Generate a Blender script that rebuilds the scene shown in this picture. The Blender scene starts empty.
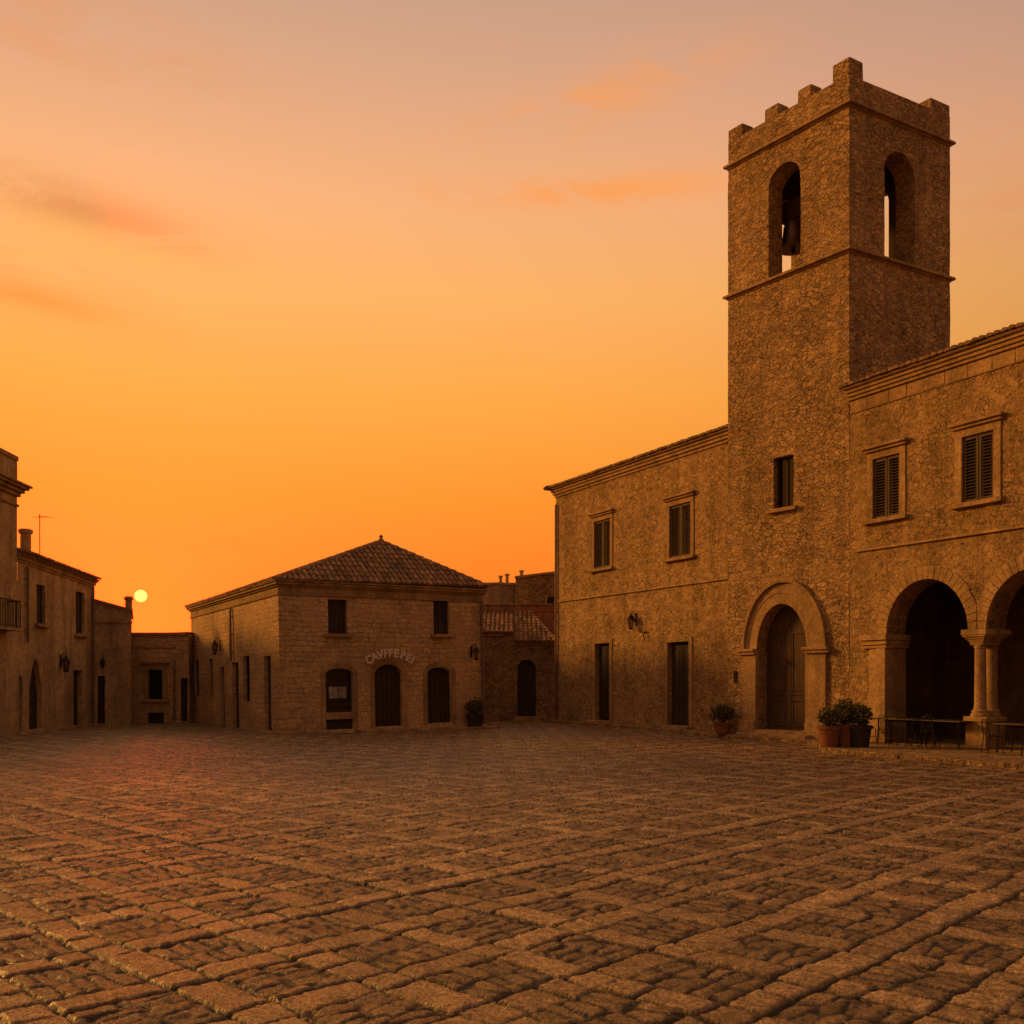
import bpy, math, random
import numpy as np
from mathutils import Vector, Matrix, noise
from mathutils.geometry import delaunay_2d_cdt

R = math.radians
SC = bpy.context.scene
COL = SC.collection
rnd = random.Random(7)

# ------------------------------------------------------------------ camera
H, FPX, CX, HY = 2.0, 962.0, 512.0, 680.0        # eye height, focal length (px), horizon row
cam_d = bpy.data.cameras.new("camera")
cam = bpy.data.objects.new("camera", cam_d)
COL.objects.link(cam)
cam.location = (0, 0, H)
cam.rotation_euler = (R(90), 0, 0)
cam_d.sensor_width = 36
cam_d.lens = 36 * FPX / 1024
cam_d.shift_y = (HY - 512) / 1024
cam_d.clip_start = 0.1
cam_d.clip_end = 3000
SC.camera = cam

# ------------------------------------------------------------------ world
SUN_AZ, SUN_EL = R(-21.1), R(4.66)               # where the disc stands in the sky


def sdir(az, el):
    return Vector((math.sin(az) * math.cos(el), math.cos(az) * math.cos(el), math.sin(el)))


def lin(r, g, b):
    f = lambda c: c / 12.92 if c <= 0.04045 else ((c + 0.055) / 1.055) ** 2.4
    return (f(r / 255), f(g / 255), f(b / 255), 1)


class NT:
    """short hand for building node trees"""
    def __init__(s, tree):
        s.t = tree
        tree.nodes.clear()

    def n(s, typ, **kw):
        nd = s.t.nodes.new(typ)
        for k, v in kw.items():
            if k == 'inp':
                for kk, vv in v.items():
                    if hasattr(vv, 'is_linked') or isinstance(vv, bpy.types.NodeSocket):
                        s.t.links.new(vv, nd.inputs[kk])
                    else:
                        nd.inputs[kk].default_value = vv
            else:
                setattr(nd, k, v)
        return nd

    def math(s, op, a, b=0.0, c=0.0, clamp=False):
        return s.n('ShaderNodeMath', operation=op, use_clamp=clamp, inp={0: a, 1: b, 2: c}).outputs[0]

    def vmath(s, op, a, b=(0, 0, 0)):
        nd = s.n('ShaderNodeVectorMath', operation=op, inp={0: a, 1: b})
        return nd.outputs['Value'] if op in ('DOT_PRODUCT', 'LENGTH', 'DISTANCE') else nd.outputs[0]

    def mix(s, f, a, b, mode='MIX'):
        nd = s.n('ShaderNodeMix', data_type='RGBA', blend_type=mode)
        for k, v in ((0, f), (6, a), (7, b)):
            if isinstance(v, bpy.types.NodeSocket):
                s.t.links.new(v, nd.inputs[k])
            else:
                nd.inputs[k].default_value = v
        return nd.outputs[2]

    def ramp(s, f, stops, interp='LINEAR'):
        nd = s.n('ShaderNodeValToRGB', inp={0: f})
        cr = nd.color_ramp
        cr.interpolation = interp
        while len(cr.elements) < len(stops):
            cr.elements.new(0.5)
        for e, (p, c) in zip(cr.elements, stops):
            e.position = p
            e.color = c if hasattr(c, '__len__') else (c, c, c, 1)
        return nd.outputs[0]

    def noise(s, vec, scale, detail=4, rough=0.55, dist=0.0):
        nd = s.n('ShaderNodeTexNoise', inp={'Vector': vec, 'Scale': scale, 'Detail': detail,
                                           'Roughness': rough, 'Distortion': dist})
        return nd.outputs['Fac'], nd.outputs['Color']

    def mrange(s, v, a, b, c=0.0, d=1.0, smooth=False):
        nd = s.n('ShaderNodeMapRange', interpolation_type='SMOOTHSTEP' if smooth else 'LINEAR',
                 inp={0: v, 1: a, 2: b, 3: c, 4: d})
        return nd.outputs[0]


world = bpy.data.worlds.new("World")
SC.world = world
world.use_nodes = True
w = NT(world.node_tree)
tc = w.n('ShaderNodeTexCoord')
d = w.vmath('NORMALIZE', tc.outputs['Generated'])
sp = w.n('ShaderNodeSeparateXYZ', inp={0: d})
zz = sp.outputs[2]
base = w.ramp(zz, [(0.0, lin(243, 106, 22)), (0.083, lin(249, 119, 22)), (0.184, lin(254, 147, 36)),
                   (0.28, lin(255, 169, 68)), (0.367, lin(254, 179, 98)), (0.446, lin(246, 178, 122)),
                   (0.516, lin(225, 169, 130)), (0.60, lin(198, 157, 132)), (0.8, lin(206, 152, 112)), (1.0, lin(190, 138, 100))])
hd = w.vmath('NORMALIZE', w.vmath('MULTIPLY', d, (1, 1, 0)))
ca = w.vmath('DOT_PRODUCT', hd, (math.sin(SUN_AZ), math.cos(SUN_AZ), 0))
t = w.math('MULTIPLY_ADD', ca, 0.5, 0.5)
azf = w.ramp(t, [(0.0, (0.32, 0.40, 0.72, 1)), (0.2, (0.36, 0.43, 0.74, 1)), (0.5, (0.90, 0.86, 0.80, 1)),
                 (0.80, (0.71, 0.75, 0.95, 1)), (0.93, (0.95, 0.93, 0.97, 1)), (1.0, (1, 1, 1, 1))])
# the falloff only counts low down; overhead the dome is even
col = w.mix(w.mrange(zz, 1.0, 0.75), base, w.mix(1.0, base, azf, 'MULTIPLY'))
S = sdir(SUN_AZ, SUN_EL)
ds = w.math('MAXIMUM', w.vmath('DOT_PRODUCT', d, S), 0.0)
g1 = w.math('POWER', ds, 30.0)
g3 = w.math('POWER', ds, 140.0)
col = w.mix(1.0, col, w.mix(g3, (0, 0, 0, 1), (2.2, 0.015, 0.0, 1)), 'ADD')
g2 = w.math('POWER', ds, 900.0)
col = w.mix(1.0, col, w.mix(g1, (0, 0, 0, 1), (0.35, 0.0, 0.0, 1)), 'ADD')
col = w.mix(1.0, col, w.mix(g2, (0, 0, 0, 1), (5.0, 0.02, 0.0, 1)), 'ADD')
# extra red above the sun, clipped from view, added to streak the paving
paz = w.math('SUBTRACT', w.math('ARCTAN2', sp.outputs[0], sp.outputs[1]), SUN_AZ)
streak_red = w.math('EXPONENT', w.math('MULTIPLY', w.math('POWER', w.math('MULTIPLY', paz, 1 / R(1.2)), 2.0), -1.0))
streak_red = w.math('MULTIPLY', streak_red, w.math('MULTIPLY', w.mrange(zz, 0.46, 0.34, 0, 1, True), w.mrange(zz, 0.19, 0.27, 0, 1, True)))
col = w.mix(1.0, col, w.mix(streak_red, (0, 0, 0, 1), (10.0, 0.0, 0.0, 1)), 'ADD')
# thin clouds: az / el space, soft masks
azn = w.math('ARCTAN2', sp.outputs[0], sp.outputs[1])
eln = w.math('ARCSINE', zz)


def pix_ae(px, py):
    x = (px - CX) / FPX
    y = (HY - py) / FPX
    return math.atan(x), math.atan(y / math.sqrt(1 + x * x))


cv = w.n('ShaderNodeCombineXYZ', inp={0: w.math('MULTIPLY', azn, 7.0), 1: w.math('MULTIPLY', eln, 24.0), 2: 1.3})
cn, _ = w.noise(cv.outputs[0], 1.3, 9, 0.62, 0.9)


def cloud(px, py, rx, ry, slope, lo, hi, colr, amt):
    """a soft streak of cloud centred on the direction of (px, py)"""
    global col
    a0, e0 = pix_ae(px, py)
    da = w.math('SUBTRACT', azn, a0)
    de = w.math('SUBTRACT', eln, e0)
    de = w.math('MULTIPLY_ADD', da, slope, de)
    q = w.math('ADD', w.math('POWER', w.math('MULTIPLY', da, 1 / rx), 2.0), w.math('POWER', w.math('MULTIPLY', de, 1 / ry), 2.0))
    m = w.math('EXPONENT', w.math('MULTIPLY', q, -1.0))
    f = w.math('MULTIPLY', m, w.mrange(cn, lo, hi, 0, amt, True), clamp=True)
    col = w.mix(f, col, colr)


cloud(85, 212, 0.11, 0.020, 0.12, 0.22, 0.55, lin(228, 144, 82), 0.85)
cloud(110, 245, 0.10, 0.014, 0.10, 0.25, 0.6, lin(255, 186, 88), 0.5)
cloud(30, 296, 0.09, 0.012, 0.10, 0.2, 0.55, lin(247, 150, 62), 0.8)
cloud(10, 262, 0.07, 0.012, 0.05, 0.3, 0.6, lin(240, 156, 90), 0.6)
cloud(600, 95, 0.13, 0.022, -0.18, 0.3, 0.7, lin(243, 158, 92), 0.8)
cloud(600, 192, 0.16, 0.014, 0.0, 0.25, 0.6, lin(252, 160, 84), 0.9)
cloud(40, 18, 0.16, 0.03, 0.05, 0.3, 0.7, lin(231, 150, 92), 0.6)
cloud(1010, 210, 0.10, 0.06, 0.1, 0.35, 0.7, lin(228, 148, 98), 0.7)
cloud(230, 545, 0.10, 0.008, 0.0, 0.4, 0.7, lin(238, 122, 40), 0.5)
# a little of the physical sky over everything
sky = w.n('ShaderNodeTexSky', sky_type='NISHITA', sun_disc=False, sun_elevation=SUN_EL, sun_rotation=SUN_AZ)
nis = w.mix(1.0, sky.outputs[0], (0.006, 0.004, 0.003, 1), 'MULTIPLY')
col = w.mix(1.0, col, nis, 'ADD')
disc = w.mrange(ds, math.cos(R(0.36)), math.cos(R(0.31)), 0, 1, True)
col = w.mix(disc, col, (2.2, 1.05, 0.25, 1))
bg = w.n('ShaderNodeBackground', inp={0: col, 1: 1.0})
wo = w.n('ShaderNodeOutputWorld', inp={0: bg.outputs[0]})

# ------------------------------------------------------------------ sun
LAMP_AZ, LAMP_EL = R(-70.0), R(19.0)
sun_d = bpy.data.lights.new("sun", 'SUN')
sun_d.energy = 2.5
sun_d.angle = R(9.0)
sun_d.color = (1.0, 0.43, 0.075)
sun = bpy.data.objects.new("sun", sun_d)
COL.objects.link(sun)
sun.rotation_euler = sdir(LAMP_AZ, LAMP_EL).to_track_quat('Z', 'Y').to_euler()

vs = SC.view_settings
vs.view_transform = 'Standard'
vs.look = 'None'
vs.gamma = 1
vs.exposure = 0.0
vs.use_curve_mapping = False

# ------------------------------------------------------------------ materials
MAT = {}


def new_mat(name):
    m = bpy.data.materials.new(name)
    m.use_nodes = True
    t = NT(m.node_tree)
    return m, t


def finish(t, color, rough, height=None, bdist=0.02, bstr=1.0, spec=0.3, metal=0.0):
    b = t.n('ShaderNodeBsdfPrincipled', inp={'Base Color': color, 'Roughness': rough, 'Metallic': metal,
                                            'Specular IOR Level': spec})
    if height is not None:
        bp = t.n('ShaderNodeBump', inp={'Height': height, 'Distance': bdist, 'Strength': bstr})
        t.t.links.new(bp.outputs[0], b.inputs['Normal'])
    t.n('ShaderNodeOutputMaterial', inp={0: b.outputs[0]})


def mul(t, colr, f):
    return t.mix(1.0, colr, f, 'MULTIPLY')


def rubble(name, colr, scale=2.6, zsq=1.5, jw=0.10, jdark=0.35, bump=0.04, var=0.35, mottle=0.5, cmin=0.2):
    """irregular field stone with mortar joints"""
    m, t = new_mat(name)
    tc = t.n('ShaderNodeTexCoord').outputs['Object']
    _, wc = t.noise(tc, 2.2, 3)
    v = t.vmath('ADD', t.vmath('MULTIPLY', tc, (1, 1, zsq)), t.vmath('MULTIPLY', wc, (0.35, 0.35, 0.35)))
    ve = t.n('ShaderNodeTexVoronoi', feature='DISTANCE_TO_EDGE', inp={'Vector': v, 'Scale': scale}).outputs['Distance']
    vc = t.n('ShaderNodeTexVoronoi', feature='F1', inp={'Vector': v, 'Scale': scale}).outputs['Color']
    tone = t.n('ShaderNodeSeparateColor', inp={0: vc}).outputs[0]
    nf, _ = t.noise(tc, 14.0, 8, 0.7)
    nl, _ = t.noise(tc, 0.55, 5, 0.6, 0.6)
    npit, _ = t.noise(t.vmath('MULTIPLY', tc, (1, 1, 1.3)), 5.0, 4, 0.6)
    # joints fade in and out where render still covers the stones
    cover, _ = t.noise(tc, 0.8, 3)
    cov = t.mrange(cover, 0.42, 0.60, cmin, 1.0, True)
    nst, _ = t.noise(t.vmath('MULTIPLY', tc, (1.7, 1.7, 0.16)), 1.0, 5, 0.6)
    joint = t.mrange(ve, 0.0, jw, 0, 1, True)
    jf = t.math('MULTIPLY', t.math('SUBTRACT', 1.0, joint), cov)
    gv = t.vmath('ADD', tc, t.vmath('MULTIPLY', wc, (0.2, 0.2, 0.2)))
    peb = t.n('ShaderNodeTexVoronoi', feature='F1', inp={'Vector': gv, 'Scale': 13.0}).outputs['Distance']
    pebs = t.mrange(peb, 0.15, 0.75, 1.0, 0.0)
    c = t.mix(jf, mul(t, (*colr, 1), t.mrange(tone, 0, 1, 1 - var, 1 + var * 0.6)), (*[x * jdark for x in colr], 1))
    c = mul(t, c, t.mrange(nf, 0.3, 0.7, 1 - mottle, 1 + mottle * 0.55))
    c = mul(t, c, t.mrange(nl, 0.3, 0.7, 0.75, 1.15))
    c = mul(t, c, t.mrange(npit, 0.34, 0.48, 0.62, 1.0, True))
    c = mul(t, c, t.mrange(pebs, 0, 1, 0.85, 1.08))
    c = mul(t, c, t.mrange(nst, 0.35, 0.6, 0.84, 1.05, True))
    h = t.math('ADD', t.math('MULTIPLY', jf, -0.7), t.math('MULTIPLY', nf, 1.2))
    h = t.math('ADD', h, t.math('MULTIPLY', t.math('MULTIPLY', tone, cov), 0.45))
    h = t.math('ADD', h, t.math('MULTIPLY', pebs, 0.35))
    h = t.math('ADD', h, t.mrange(npit, 0.32, 0.5, -0.5, 0.0, True))
    finish(t, c, 0.9, h, bump, 1.0, 0.15)
    return m


def ashlar(name, colr, bw=0.52, bh=0.27, bump=0.03):
    """coursed blocks, wandering joints"""
    m, t = new_mat(name)
    tc = t.n('ShaderNodeTexCoord').outputs['Object']
    sx = t.n('ShaderNodeSeparateXYZ', inp={0: tc})
    u = t.math('ADD', sx.outputs[0], sx.outputs[1])
    v = t.n('ShaderNodeCombineXYZ', inp={0: u, 1: sx.outputs[2], 2: 0.0}).outputs[0]
    _, wc = t.noise(tc, 1.6, 4)
    v = t.vmath('ADD', v, t.vmath('MULTIPLY', t.vmath('SUBTRACT', wc, (0.5, 0.5, 0.5)), (0.32, 0.30, 0)))
    br = t.n('ShaderNodeTexBrick', offset=0.5, squash=0.8, squash_frequency=3,
             inp={'Vector': v, 'Color1': (0.82, 0.82, 0.82, 1), 'Color2': (1.08, 1.08, 1.08, 1), 'Mortar': (0.6, 0.6, 0.6, 1),
                  'Scale': 1.0, 'Mortar Size': 0.012, 'Mortar Smooth': 0.4, 'Brick Width': bw, 'Row Height': bh, 'Bias': 0.0})
    nf, _ = t.noise(tc, 8.0, 8, 0.68)
    nl, _ = t.noise(tc, 0.6, 5, 0.6, 0.6)
    cover, _ = t.noise(tc, 0.7, 3)
    cov = t.mrange(cover, 0.40, 0.58, 0.3, 1.0, True)
    c = mul(t, (*colr, 1), t.mix(cov, (0.88, 0.88, 0.88, 1), br.outputs['Color']))
    c = mul(t, c, t.mrange(nf, 0.3, 0.7, 0.58, 1.3))
    c = mul(t, c, t.mrange(nl, 0.3, 0.7, 0.72, 1.15))
    h = t.math('ADD', t.math('MULTIPLY', t.math('MULTIPLY', br.outputs['Fac'], cov), -0.8), t.math('MULTIPLY', nf, 1.0))
    finish(t, c, 0.9, h, bump, 1.0, 0.15)
    return m


def stucco(name, colr, bump=0.02, mottle=0.3, scale=7.0):
    m, t = new_mat(name)
    tc = t.n('ShaderNodeTexCoord').outputs['Object']
    nf, _ = t.noise(tc, scale, 8, 0.65)
    nl, _ = t.noise(tc, 0.9, 6, 0.62, 0.8)
    c = mul(t, (*colr, 1), t.mrange(nf, 0.3, 0.7, 1 - mottle, 1 + mottle * 0.6))
    nst, _ = t.noise(t.vmath('MULTIPLY', tc, (1.7, 1.7, 0.16)), 1.0, 5, 0.6)
    c = mul(t, c, t.mrange(nl, 0.3, 0.7, 0.68, 1.15))
    c = mul(t, c, t.mrange(nst, 0.35, 0.6, 0.75, 1.08, True))
    finish(t, c, 0.88, nf, bump, 1.0, 0.2)
    return m


def plain(name, colr, rough=0.6, metal=0.0, spec=0.4, scale=14.0, var=0.25, bump=0.004):
    m, t = new_mat(name)
    tc = t.n('ShaderNodeTexCoord').outputs['Object']
    nf, _ = t.noise(tc, scale, 5, 0.6)
    c = mul(t, (*colr, 1), t.mrange(nf, 0.3, 0.7, 1 - var, 1 + var))
    finish(t, c, rough, nf, bump, 1.0, spec, metal)
    return m


def wood(name, colr):
    m, t = new_mat(name)
    tc = t.n('ShaderNodeTexCoord').outputs['Object']
    nf, _ = t.noise(t.vmath('MULTIPLY', tc, (22, 22, 1.6)), 1.0, 5, 0.65, 0.4)
    nl, _ = t.noise(tc, 1.7, 3)
    c = mul(t, (*colr, 1), t.mrange(nf, 0.3, 0.7, 0.55, 1.35))
    c = mul(t, c, t.mrange(nl, 0.3, 0.7, 0.8, 1.15))
    finish(t, c, 0.7, nf, 0.006, 1.0, 0.3)
    return m


def tiles(name, colr):
    m, t = new_mat(name)
    tc = t.n('ShaderNodeTexCoord').outputs['Object']
    at = t.n('ShaderNodeAttribute', attribute_name='tone').outputs['Fac']
    nf, _ = t.noise(tc, 11.0, 6, 0.65)
    nl, _ = t.noise(tc, 1.1, 4)
    c = mul(t, (*colr, 1), t.mrange(at, 0, 1, 0.5, 1.35))
    c = mul(t, c, t.mrange(nf, 0.3, 0.7, 0.6, 1.25))
    c = t.mix(t.mrange(nl, 0.5, 0.7, 0, 0.6, True), c, (0.13, 0.11, 0.075, 1))
    finish(t, c, 0.85, nf, 0.008, 1.0, 0.2)
    return m


def leafm(name, colr):
    m, t = new_mat(name)
    at = t.n('ShaderNodeAttribute', attribute_name='tone').outputs['Fac']
    c = mul(t, (*colr, 1), t.mrange(at, 0, 1, 0.55, 1.6))
    b = t.n('ShaderNodeBsdfPrincipled', inp={'Base Color': c, 'Roughness': 0.6, 'Specular IOR Level': 0.3})
    tr = t.n('ShaderNodeBsdfTranslucent', inp={0: c})
    ms = t.n('ShaderNodeMixShader', inp={0: 0.25, 1: b.outputs[0], 2: tr.outputs[0]})
    t.n('ShaderNodeOutputMaterial', inp={0: ms.outputs[0]})
    return m


MAT['house_stone'] = rubble('house_stone', (0.47, 0.305, 0.137), 5.2, 1.4, 0.07, 0.5, 0.024, 0.28, 0.42, 0.3)
MAT['tower_stone'] = rubble('tower_stone', (0.54, 0.352, 0.157), 4.4, 1.7, 0.08, 0.42, 0.030, 0.30, 0.42, 0.6)
MAT['wing_stone'] = rubble('wing_stone', (0.43, 0.28, 0.123), 5.0, 1.35, 0.07, 0.55, 0.024, 0.24, 0.5, 0.25)
MAT['rough_stone'] = rubble('rough_stone', (0.43, 0.285, 0.135), 4.2, 1.7, 0.09, 0.45, 0.03, 0.3, 0.5, 0.4)
MAT['block_stone'] = ashlar('block_stone', (0.60, 0.405, 0.195), 0.36, 0.19, 0.026)
MAT['old_render'] = stucco('old_render', (0.48, 0.325, 0.16), 0.03, 0.4, 5.0)
MAT['dark_render'] = stucco('dark_render', (0.30, 0.22, 0.14), 0.03, 0.4, 5.0)
MAT['pale_render'] = stucco('pale_render', (0.46, 0.33, 0.18), 0.02, 0.3, 5.0)
MAT['red_render'] = stucco('red_render', (0.40, 0.21, 0.115), 0.02, 0.35, 5.0)
MAT['trim_stone'] = stucco('trim_stone', (0.41, 0.266, 0.118), 0.02, 0.42, 11.0)
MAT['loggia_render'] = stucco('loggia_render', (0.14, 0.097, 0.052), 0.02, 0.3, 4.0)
MAT['brown_wood'] = wood('brown_wood', (0.075, 0.042, 0.022))
MAT['dark_wood'] = wood('dark_wood', (0.045, 0.031, 0.019))
MAT['shutter_wood'] = wood('shutter_wood', (0.08, 0.05, 0.028))
MAT['roof_tile'] = tiles('roof_tile', (0.31, 0.18, 0.088))
MAT['iron'] = plain('iron', (0.022, 0.018, 0.015), 0.55, 0.6)
MAT['bronze'] = plain('bronze', (0.16, 0.10, 0.045), 0.45, 0.8)
MAT['zinc'] = plain('zinc', (0.17, 0.12, 0.085), 0.55, 0.3)
MAT['terracotta'] = plain('terracotta', (0.20, 0.08, 0.036), 0.8, 0, 0.2, 9.0, 0.3, 0.006)
MAT['dark_pot'] = plain('dark_pot', (0.035, 0.026, 0.02), 0.7, 0, 0.3, 9.0, 0.3, 0.006)
MAT['soil'] = plain('soil', (0.03, 0.02, 0.013), 0.95)
MAT['letter_white'] = plain('letter_white', (0.72, 0.60, 0.44), 0.6)
MAT['leaf'] = leafm('leaf', (0.10, 0.10, 0.048))
MAT['dry_leaf'] = leafm('dry_leaf', (0.11, 0.105, 0.055))
MAT['table_top'] = plain('table_top', (0.05, 0.033, 0.02), 0.5, 0, 0.5)
MAT['poster_paper'] = stucco('poster_paper', (0.40, 0.33, 0.25), 0.0, 0.6, 6.0)


def glassm():
    m, t = new_mat('window_glass')
    tc = t.n('ShaderNodeTexCoord').outputs['Object']
    nf, _ = t.noise(tc, 1.2, 2)
    finish(t, (0.012, 0.010, 0.009, 1), 0.12, nf, 0.02, 0.3, 0.5)
    return m


MAT['glass'] = glassm()

# ------------------------------------------------------------------ mesh helper


class MB:
    """collects shapes; build() links them as ONE mesh object"""

    def __init__(s, M=None):
        s.v, s.f, s.tone = [], [], []
        s.M = M or Matrix.Identity(4)
        s.cur = 0.5

    def add(s, vs, fs):
        o = len(s.v)
        for p in vs:
            s.v.append(tuple(s.M @ Vector(p)))
            s.tone.append(s.cur)
        for f in fs:
            s.f.append(tuple(o + i for i in f))
        return s

    def box(s, x0, x1, y0, y1, z0, z1):
        return s.add([(x0, y0, z0), (x1, y0, z0), (x1, y1, z0), (x0, y1, z0), (x0, y0, z1), (x1, y0, z1), (x1, y1, z1), (x0, y1, z1)],
                     [(0, 3, 2, 1), (4, 5, 6, 7), (0, 1, 5, 4), (1, 2, 6, 5), (2, 3, 7, 6), (3, 0, 4, 7)])

    def rbox(s, T, sx, sy, sz):
        """box centred on matrix T"""
        vs = [T @ Vector((x * sx / 2, y * sy / 2, z * sz / 2)) for z in (-1, 1) for x, y in ((-1, -1), (1, -1), (1, 1), (-1, 1))]
        return s.add(vs, [(0, 3, 2, 1), (4, 5, 6, 7), (0, 1, 5, 4), (1, 2, 6, 5), (2, 3, 7, 6), (3, 0, 4, 7)])

    def prism(s, poly, y0, y1):
        """polygon in (x, z) pushed from y0 to y1"""
        n = len(poly)
        vs = [(x, y0, z) for x, z in poly] + [(x, y1, z) for x, z in poly]
        fs = [tuple(range(n)), tuple(range(2 * n - 1, n - 1, -1))]
        fs += [(i, i + n, (i + 1) % n + n, (i + 1) % n) for i in range(n)]
        return s.add(vs, fs)

    def slab(s, poly, z0, z1):
        """polygon in (x, y), counter-clockwise, from z0 to z1"""
        n = len(poly)
        vs = [(x, y, z0) for x, y in poly] + [(x, y, z1) for x, y in poly]
        fs = [tuple(range(n - 1, -1, -1)), tuple(range(n, 2 * n))]
        fs += [(i, (i + 1) % n, (i + 1) % n + n, i + n) for i in range(n)]
        return s.add(vs, fs)

    def ring(s, inner, outer, y0, y1):
        """band between two open outlines of equal length, in (x, z), y0 front"""
        n = len(inner)
        vs = []
        for y in (y0, y1):
            vs += [(x, y, z) for x, z in inner] + [(x, y, z) for x, z in outer]
        fs = []
        for i in range(n - 1):
            a, b, c, dd = i, i + 1, n + i + 1, n + i
            fs.append((a, b, c, dd))
            fs.append((a, a + 2 * n, b + 2 * n, b))
            fs.append((dd, c, c + 2 * n, dd + 2 * n))
        for i in (0, n - 1):
            fs.append((i, n + i, 3 * n + i, 2 * n + i))
        return s.add(vs, fs)

    def tube(s, pts, r, n=8, r2=None):
        pts = [Vector(p) for p in pts]
        vs, fs = [], []
        for i, p in enumerate(pts):
            a = pts[max(0, i - 1)]
            b = pts[min(len(pts) - 1, i + 1)]
            t = (b - a).normalized()
            x = t.orthogonal().normalized()
            y = t.cross(x)
            rr = r if r2 is None else r + (r2 - r) * i / (len(pts) - 1)
            for k in range(n):
                q = 2 * math.pi * k / n
                vs.append(p + (x * math.cos(q) + y * math.sin(q)) * rr)
        for i in range(len(pts) - 1):
            for k in range(n):
                k2 = (k + 1) % n
                fs.append((i * n + k, i * n + k2, (i + 1) * n + k2, (i + 1) * n + k))
        fs.append(tuple(range(n - 1, -1, -1)))
        fs.append(tuple(range((len(pts) - 1) * n, len(pts) * n)))
        return s.add(vs, fs)

    def lathe(s, c, prof, n=20):
        """profile of (r, z) round a vertical axis at c"""
        vs, fs = [], []
        for r, z in prof:
            for k in range(n):
                q = 2 * math.pi * k / n
                vs.append((c[0] + r * math.cos(q), c[1] + r * math.sin(q), c[2] + z))
        for i in range(len(prof) - 1):
            for k in range(n):
                k2 = (k + 1) % n
                fs.append((i * n + k, i * n + k2, (i + 1) * n + k2, (i + 1) * n + k))
        fs.append(tuple(range(n - 1, -1, -1)))
        fs.append(tuple(range((len(prof) - 1) * n, len(prof) * n)))
        return s.add(vs, fs)

    def panel(s, outline, holes, t_reveal=0.25, step=0.32, y=0.0, flip=False):
        """wall face in the (x, z) plane with openings; each opening gets reveals going back by its depth"""
        def dens(poly):
            out = []
            for i, p in enumerate(poly):
                q = poly[(i + 1) % len(poly)]
                n = max(1, int(math.dist(p, q) / step))
                out += [(p[0] + (q[0] - p[0]) * k / n, p[1] + (q[1] - p[1]) * k / n) for k in range(n)]
            return out
        o = dens(outline)
        hs = [dens(h) for h in holes]
        pts, edges, segs = [], [], []
        for poly in [o] + hs:
            b = len(pts)
            pts += [Vector(p) for p in poly]
            edges += [(b + i, b + (i + 1) % len(poly)) for i in range(len(poly))]
            segs += [(poly[i], poly[(i + 1) % len(poly)]) for i in range(len(poly))]

        def inside(p, poly):
            r = False
            j = len(poly) - 1
            for i in range(len(poly)):
                a, b = poly[i], poly[j]
                if (a[1] > p[1]) != (b[1] > p[1]) and p[0] < (b[0] - a[0]) * (p[1] - a[1]) / (b[1] - a[1]) + a[0]:
                    r = not r
                j = i
            return r
        P0 = np.array([a for a, b in segs])
        P1 = np.array([b for a, b in segs])
        xs = [p[0] for p in outline]
        zs = [p[1] for p in outline]
        nx, nz = int((max(xs) - min(xs)) / step), int((max(zs) - min(zs)) / step)
        for i in range(nx + 1):
            for j in range(nz + 1):
                p = np.array((min(xs) + (i + 0.5 + rnd.uniform(-.3, .3)) * step, min(zs) + (j + 0.5 + rnd.uniform(-.3, .3)) * step))
                if not inside(p, outline):
                    continue
                dv = P1 - P0
                q = np.clip(((p - P0) * dv).sum(1) / np.maximum((dv * dv).sum(1), 1e-9), 0, 1)
                if np.sqrt(((P0 + dv * q[:, None] - p) ** 2).sum(1)).min() < step * 0.4:
                    continue
                pts.append(Vector(p))
        vo, _, fo, _, _, _ = delaunay_2d_cdt(pts, edges, [], 0, 1e-5)
        fs = []
        for f in fo:
            c = sum((vo[i] for i in f), Vector((0, 0))) / len(f)
            if inside(c, outline) and not any(inside(c, h) for h in holes):
                a, b, cc = vo[f[0]], vo[f[1]], vo[f[2]]
                ccw = (b - a).cross(cc - a) > 0
                fs.append(tuple(f) if ccw != flip else tuple(reversed(f)))
        s.add([(v.x, y, v.y) for v in vo], fs)
        if t_reveal:
            for h in hs:
                n = len(h)
                t2 = t_reveal
                s.add([(x, y, z) for x, z in h] + [(x, y + t2, z) for x, z in h],
                      [(i, (i + 1) % n, (i + 1) % n + n, i + n) for i in range(n)])
        return s

    def build(s, name, mat, parent=None, wobble=0.0, bevel=0.0, sharp=35, seed=0.0):
        me = bpy.data.meshes.new(name)
        vs = s.v
        if wobble:
            out = []
            for p in vs:
                q = Vector(p)
                a = noise.noise_vector(q * 0.9 + Vector((seed, 3, 7))) * wobble
                b = noise.noise_vector(q * 4.3 + Vector((9, seed, 1))) * (wobble * 0.55)
                out.append(tuple(q + a + b))
            vs = out
        me.from_pydata(vs, [], s.f)
        at = me.attributes.new('tone', 'FLOAT', 'POINT')
        at.data.foreach_set('value', s.tone)
        me.materials.append(MAT[mat] if isinstance(mat, str) else mat)
        me.validate()
        me.update()
        for p in me.polygons:
            p.use_smooth = True
        me.set_sharp_from_angle(angle=R(sharp))
        o = bpy.data.objects.new(name, me)
        COL.objects.link(o)
        if parent:
            o.parent = parent
        if bevel:
            bm = o.modifiers.new('bevel', 'BEVEL')
            bm.width = bevel
            bm.segments = 2
            bm.limit_method = 'ANGLE'
        return o


def tag(o, label=None, cat=None, group=None, kind=None):
    if label:
        o['label'] = label
    if cat:
        o['category'] = cat
    if group:
        o['group'] = group
    if kind:
        o['kind'] = kind
    return o


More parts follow.
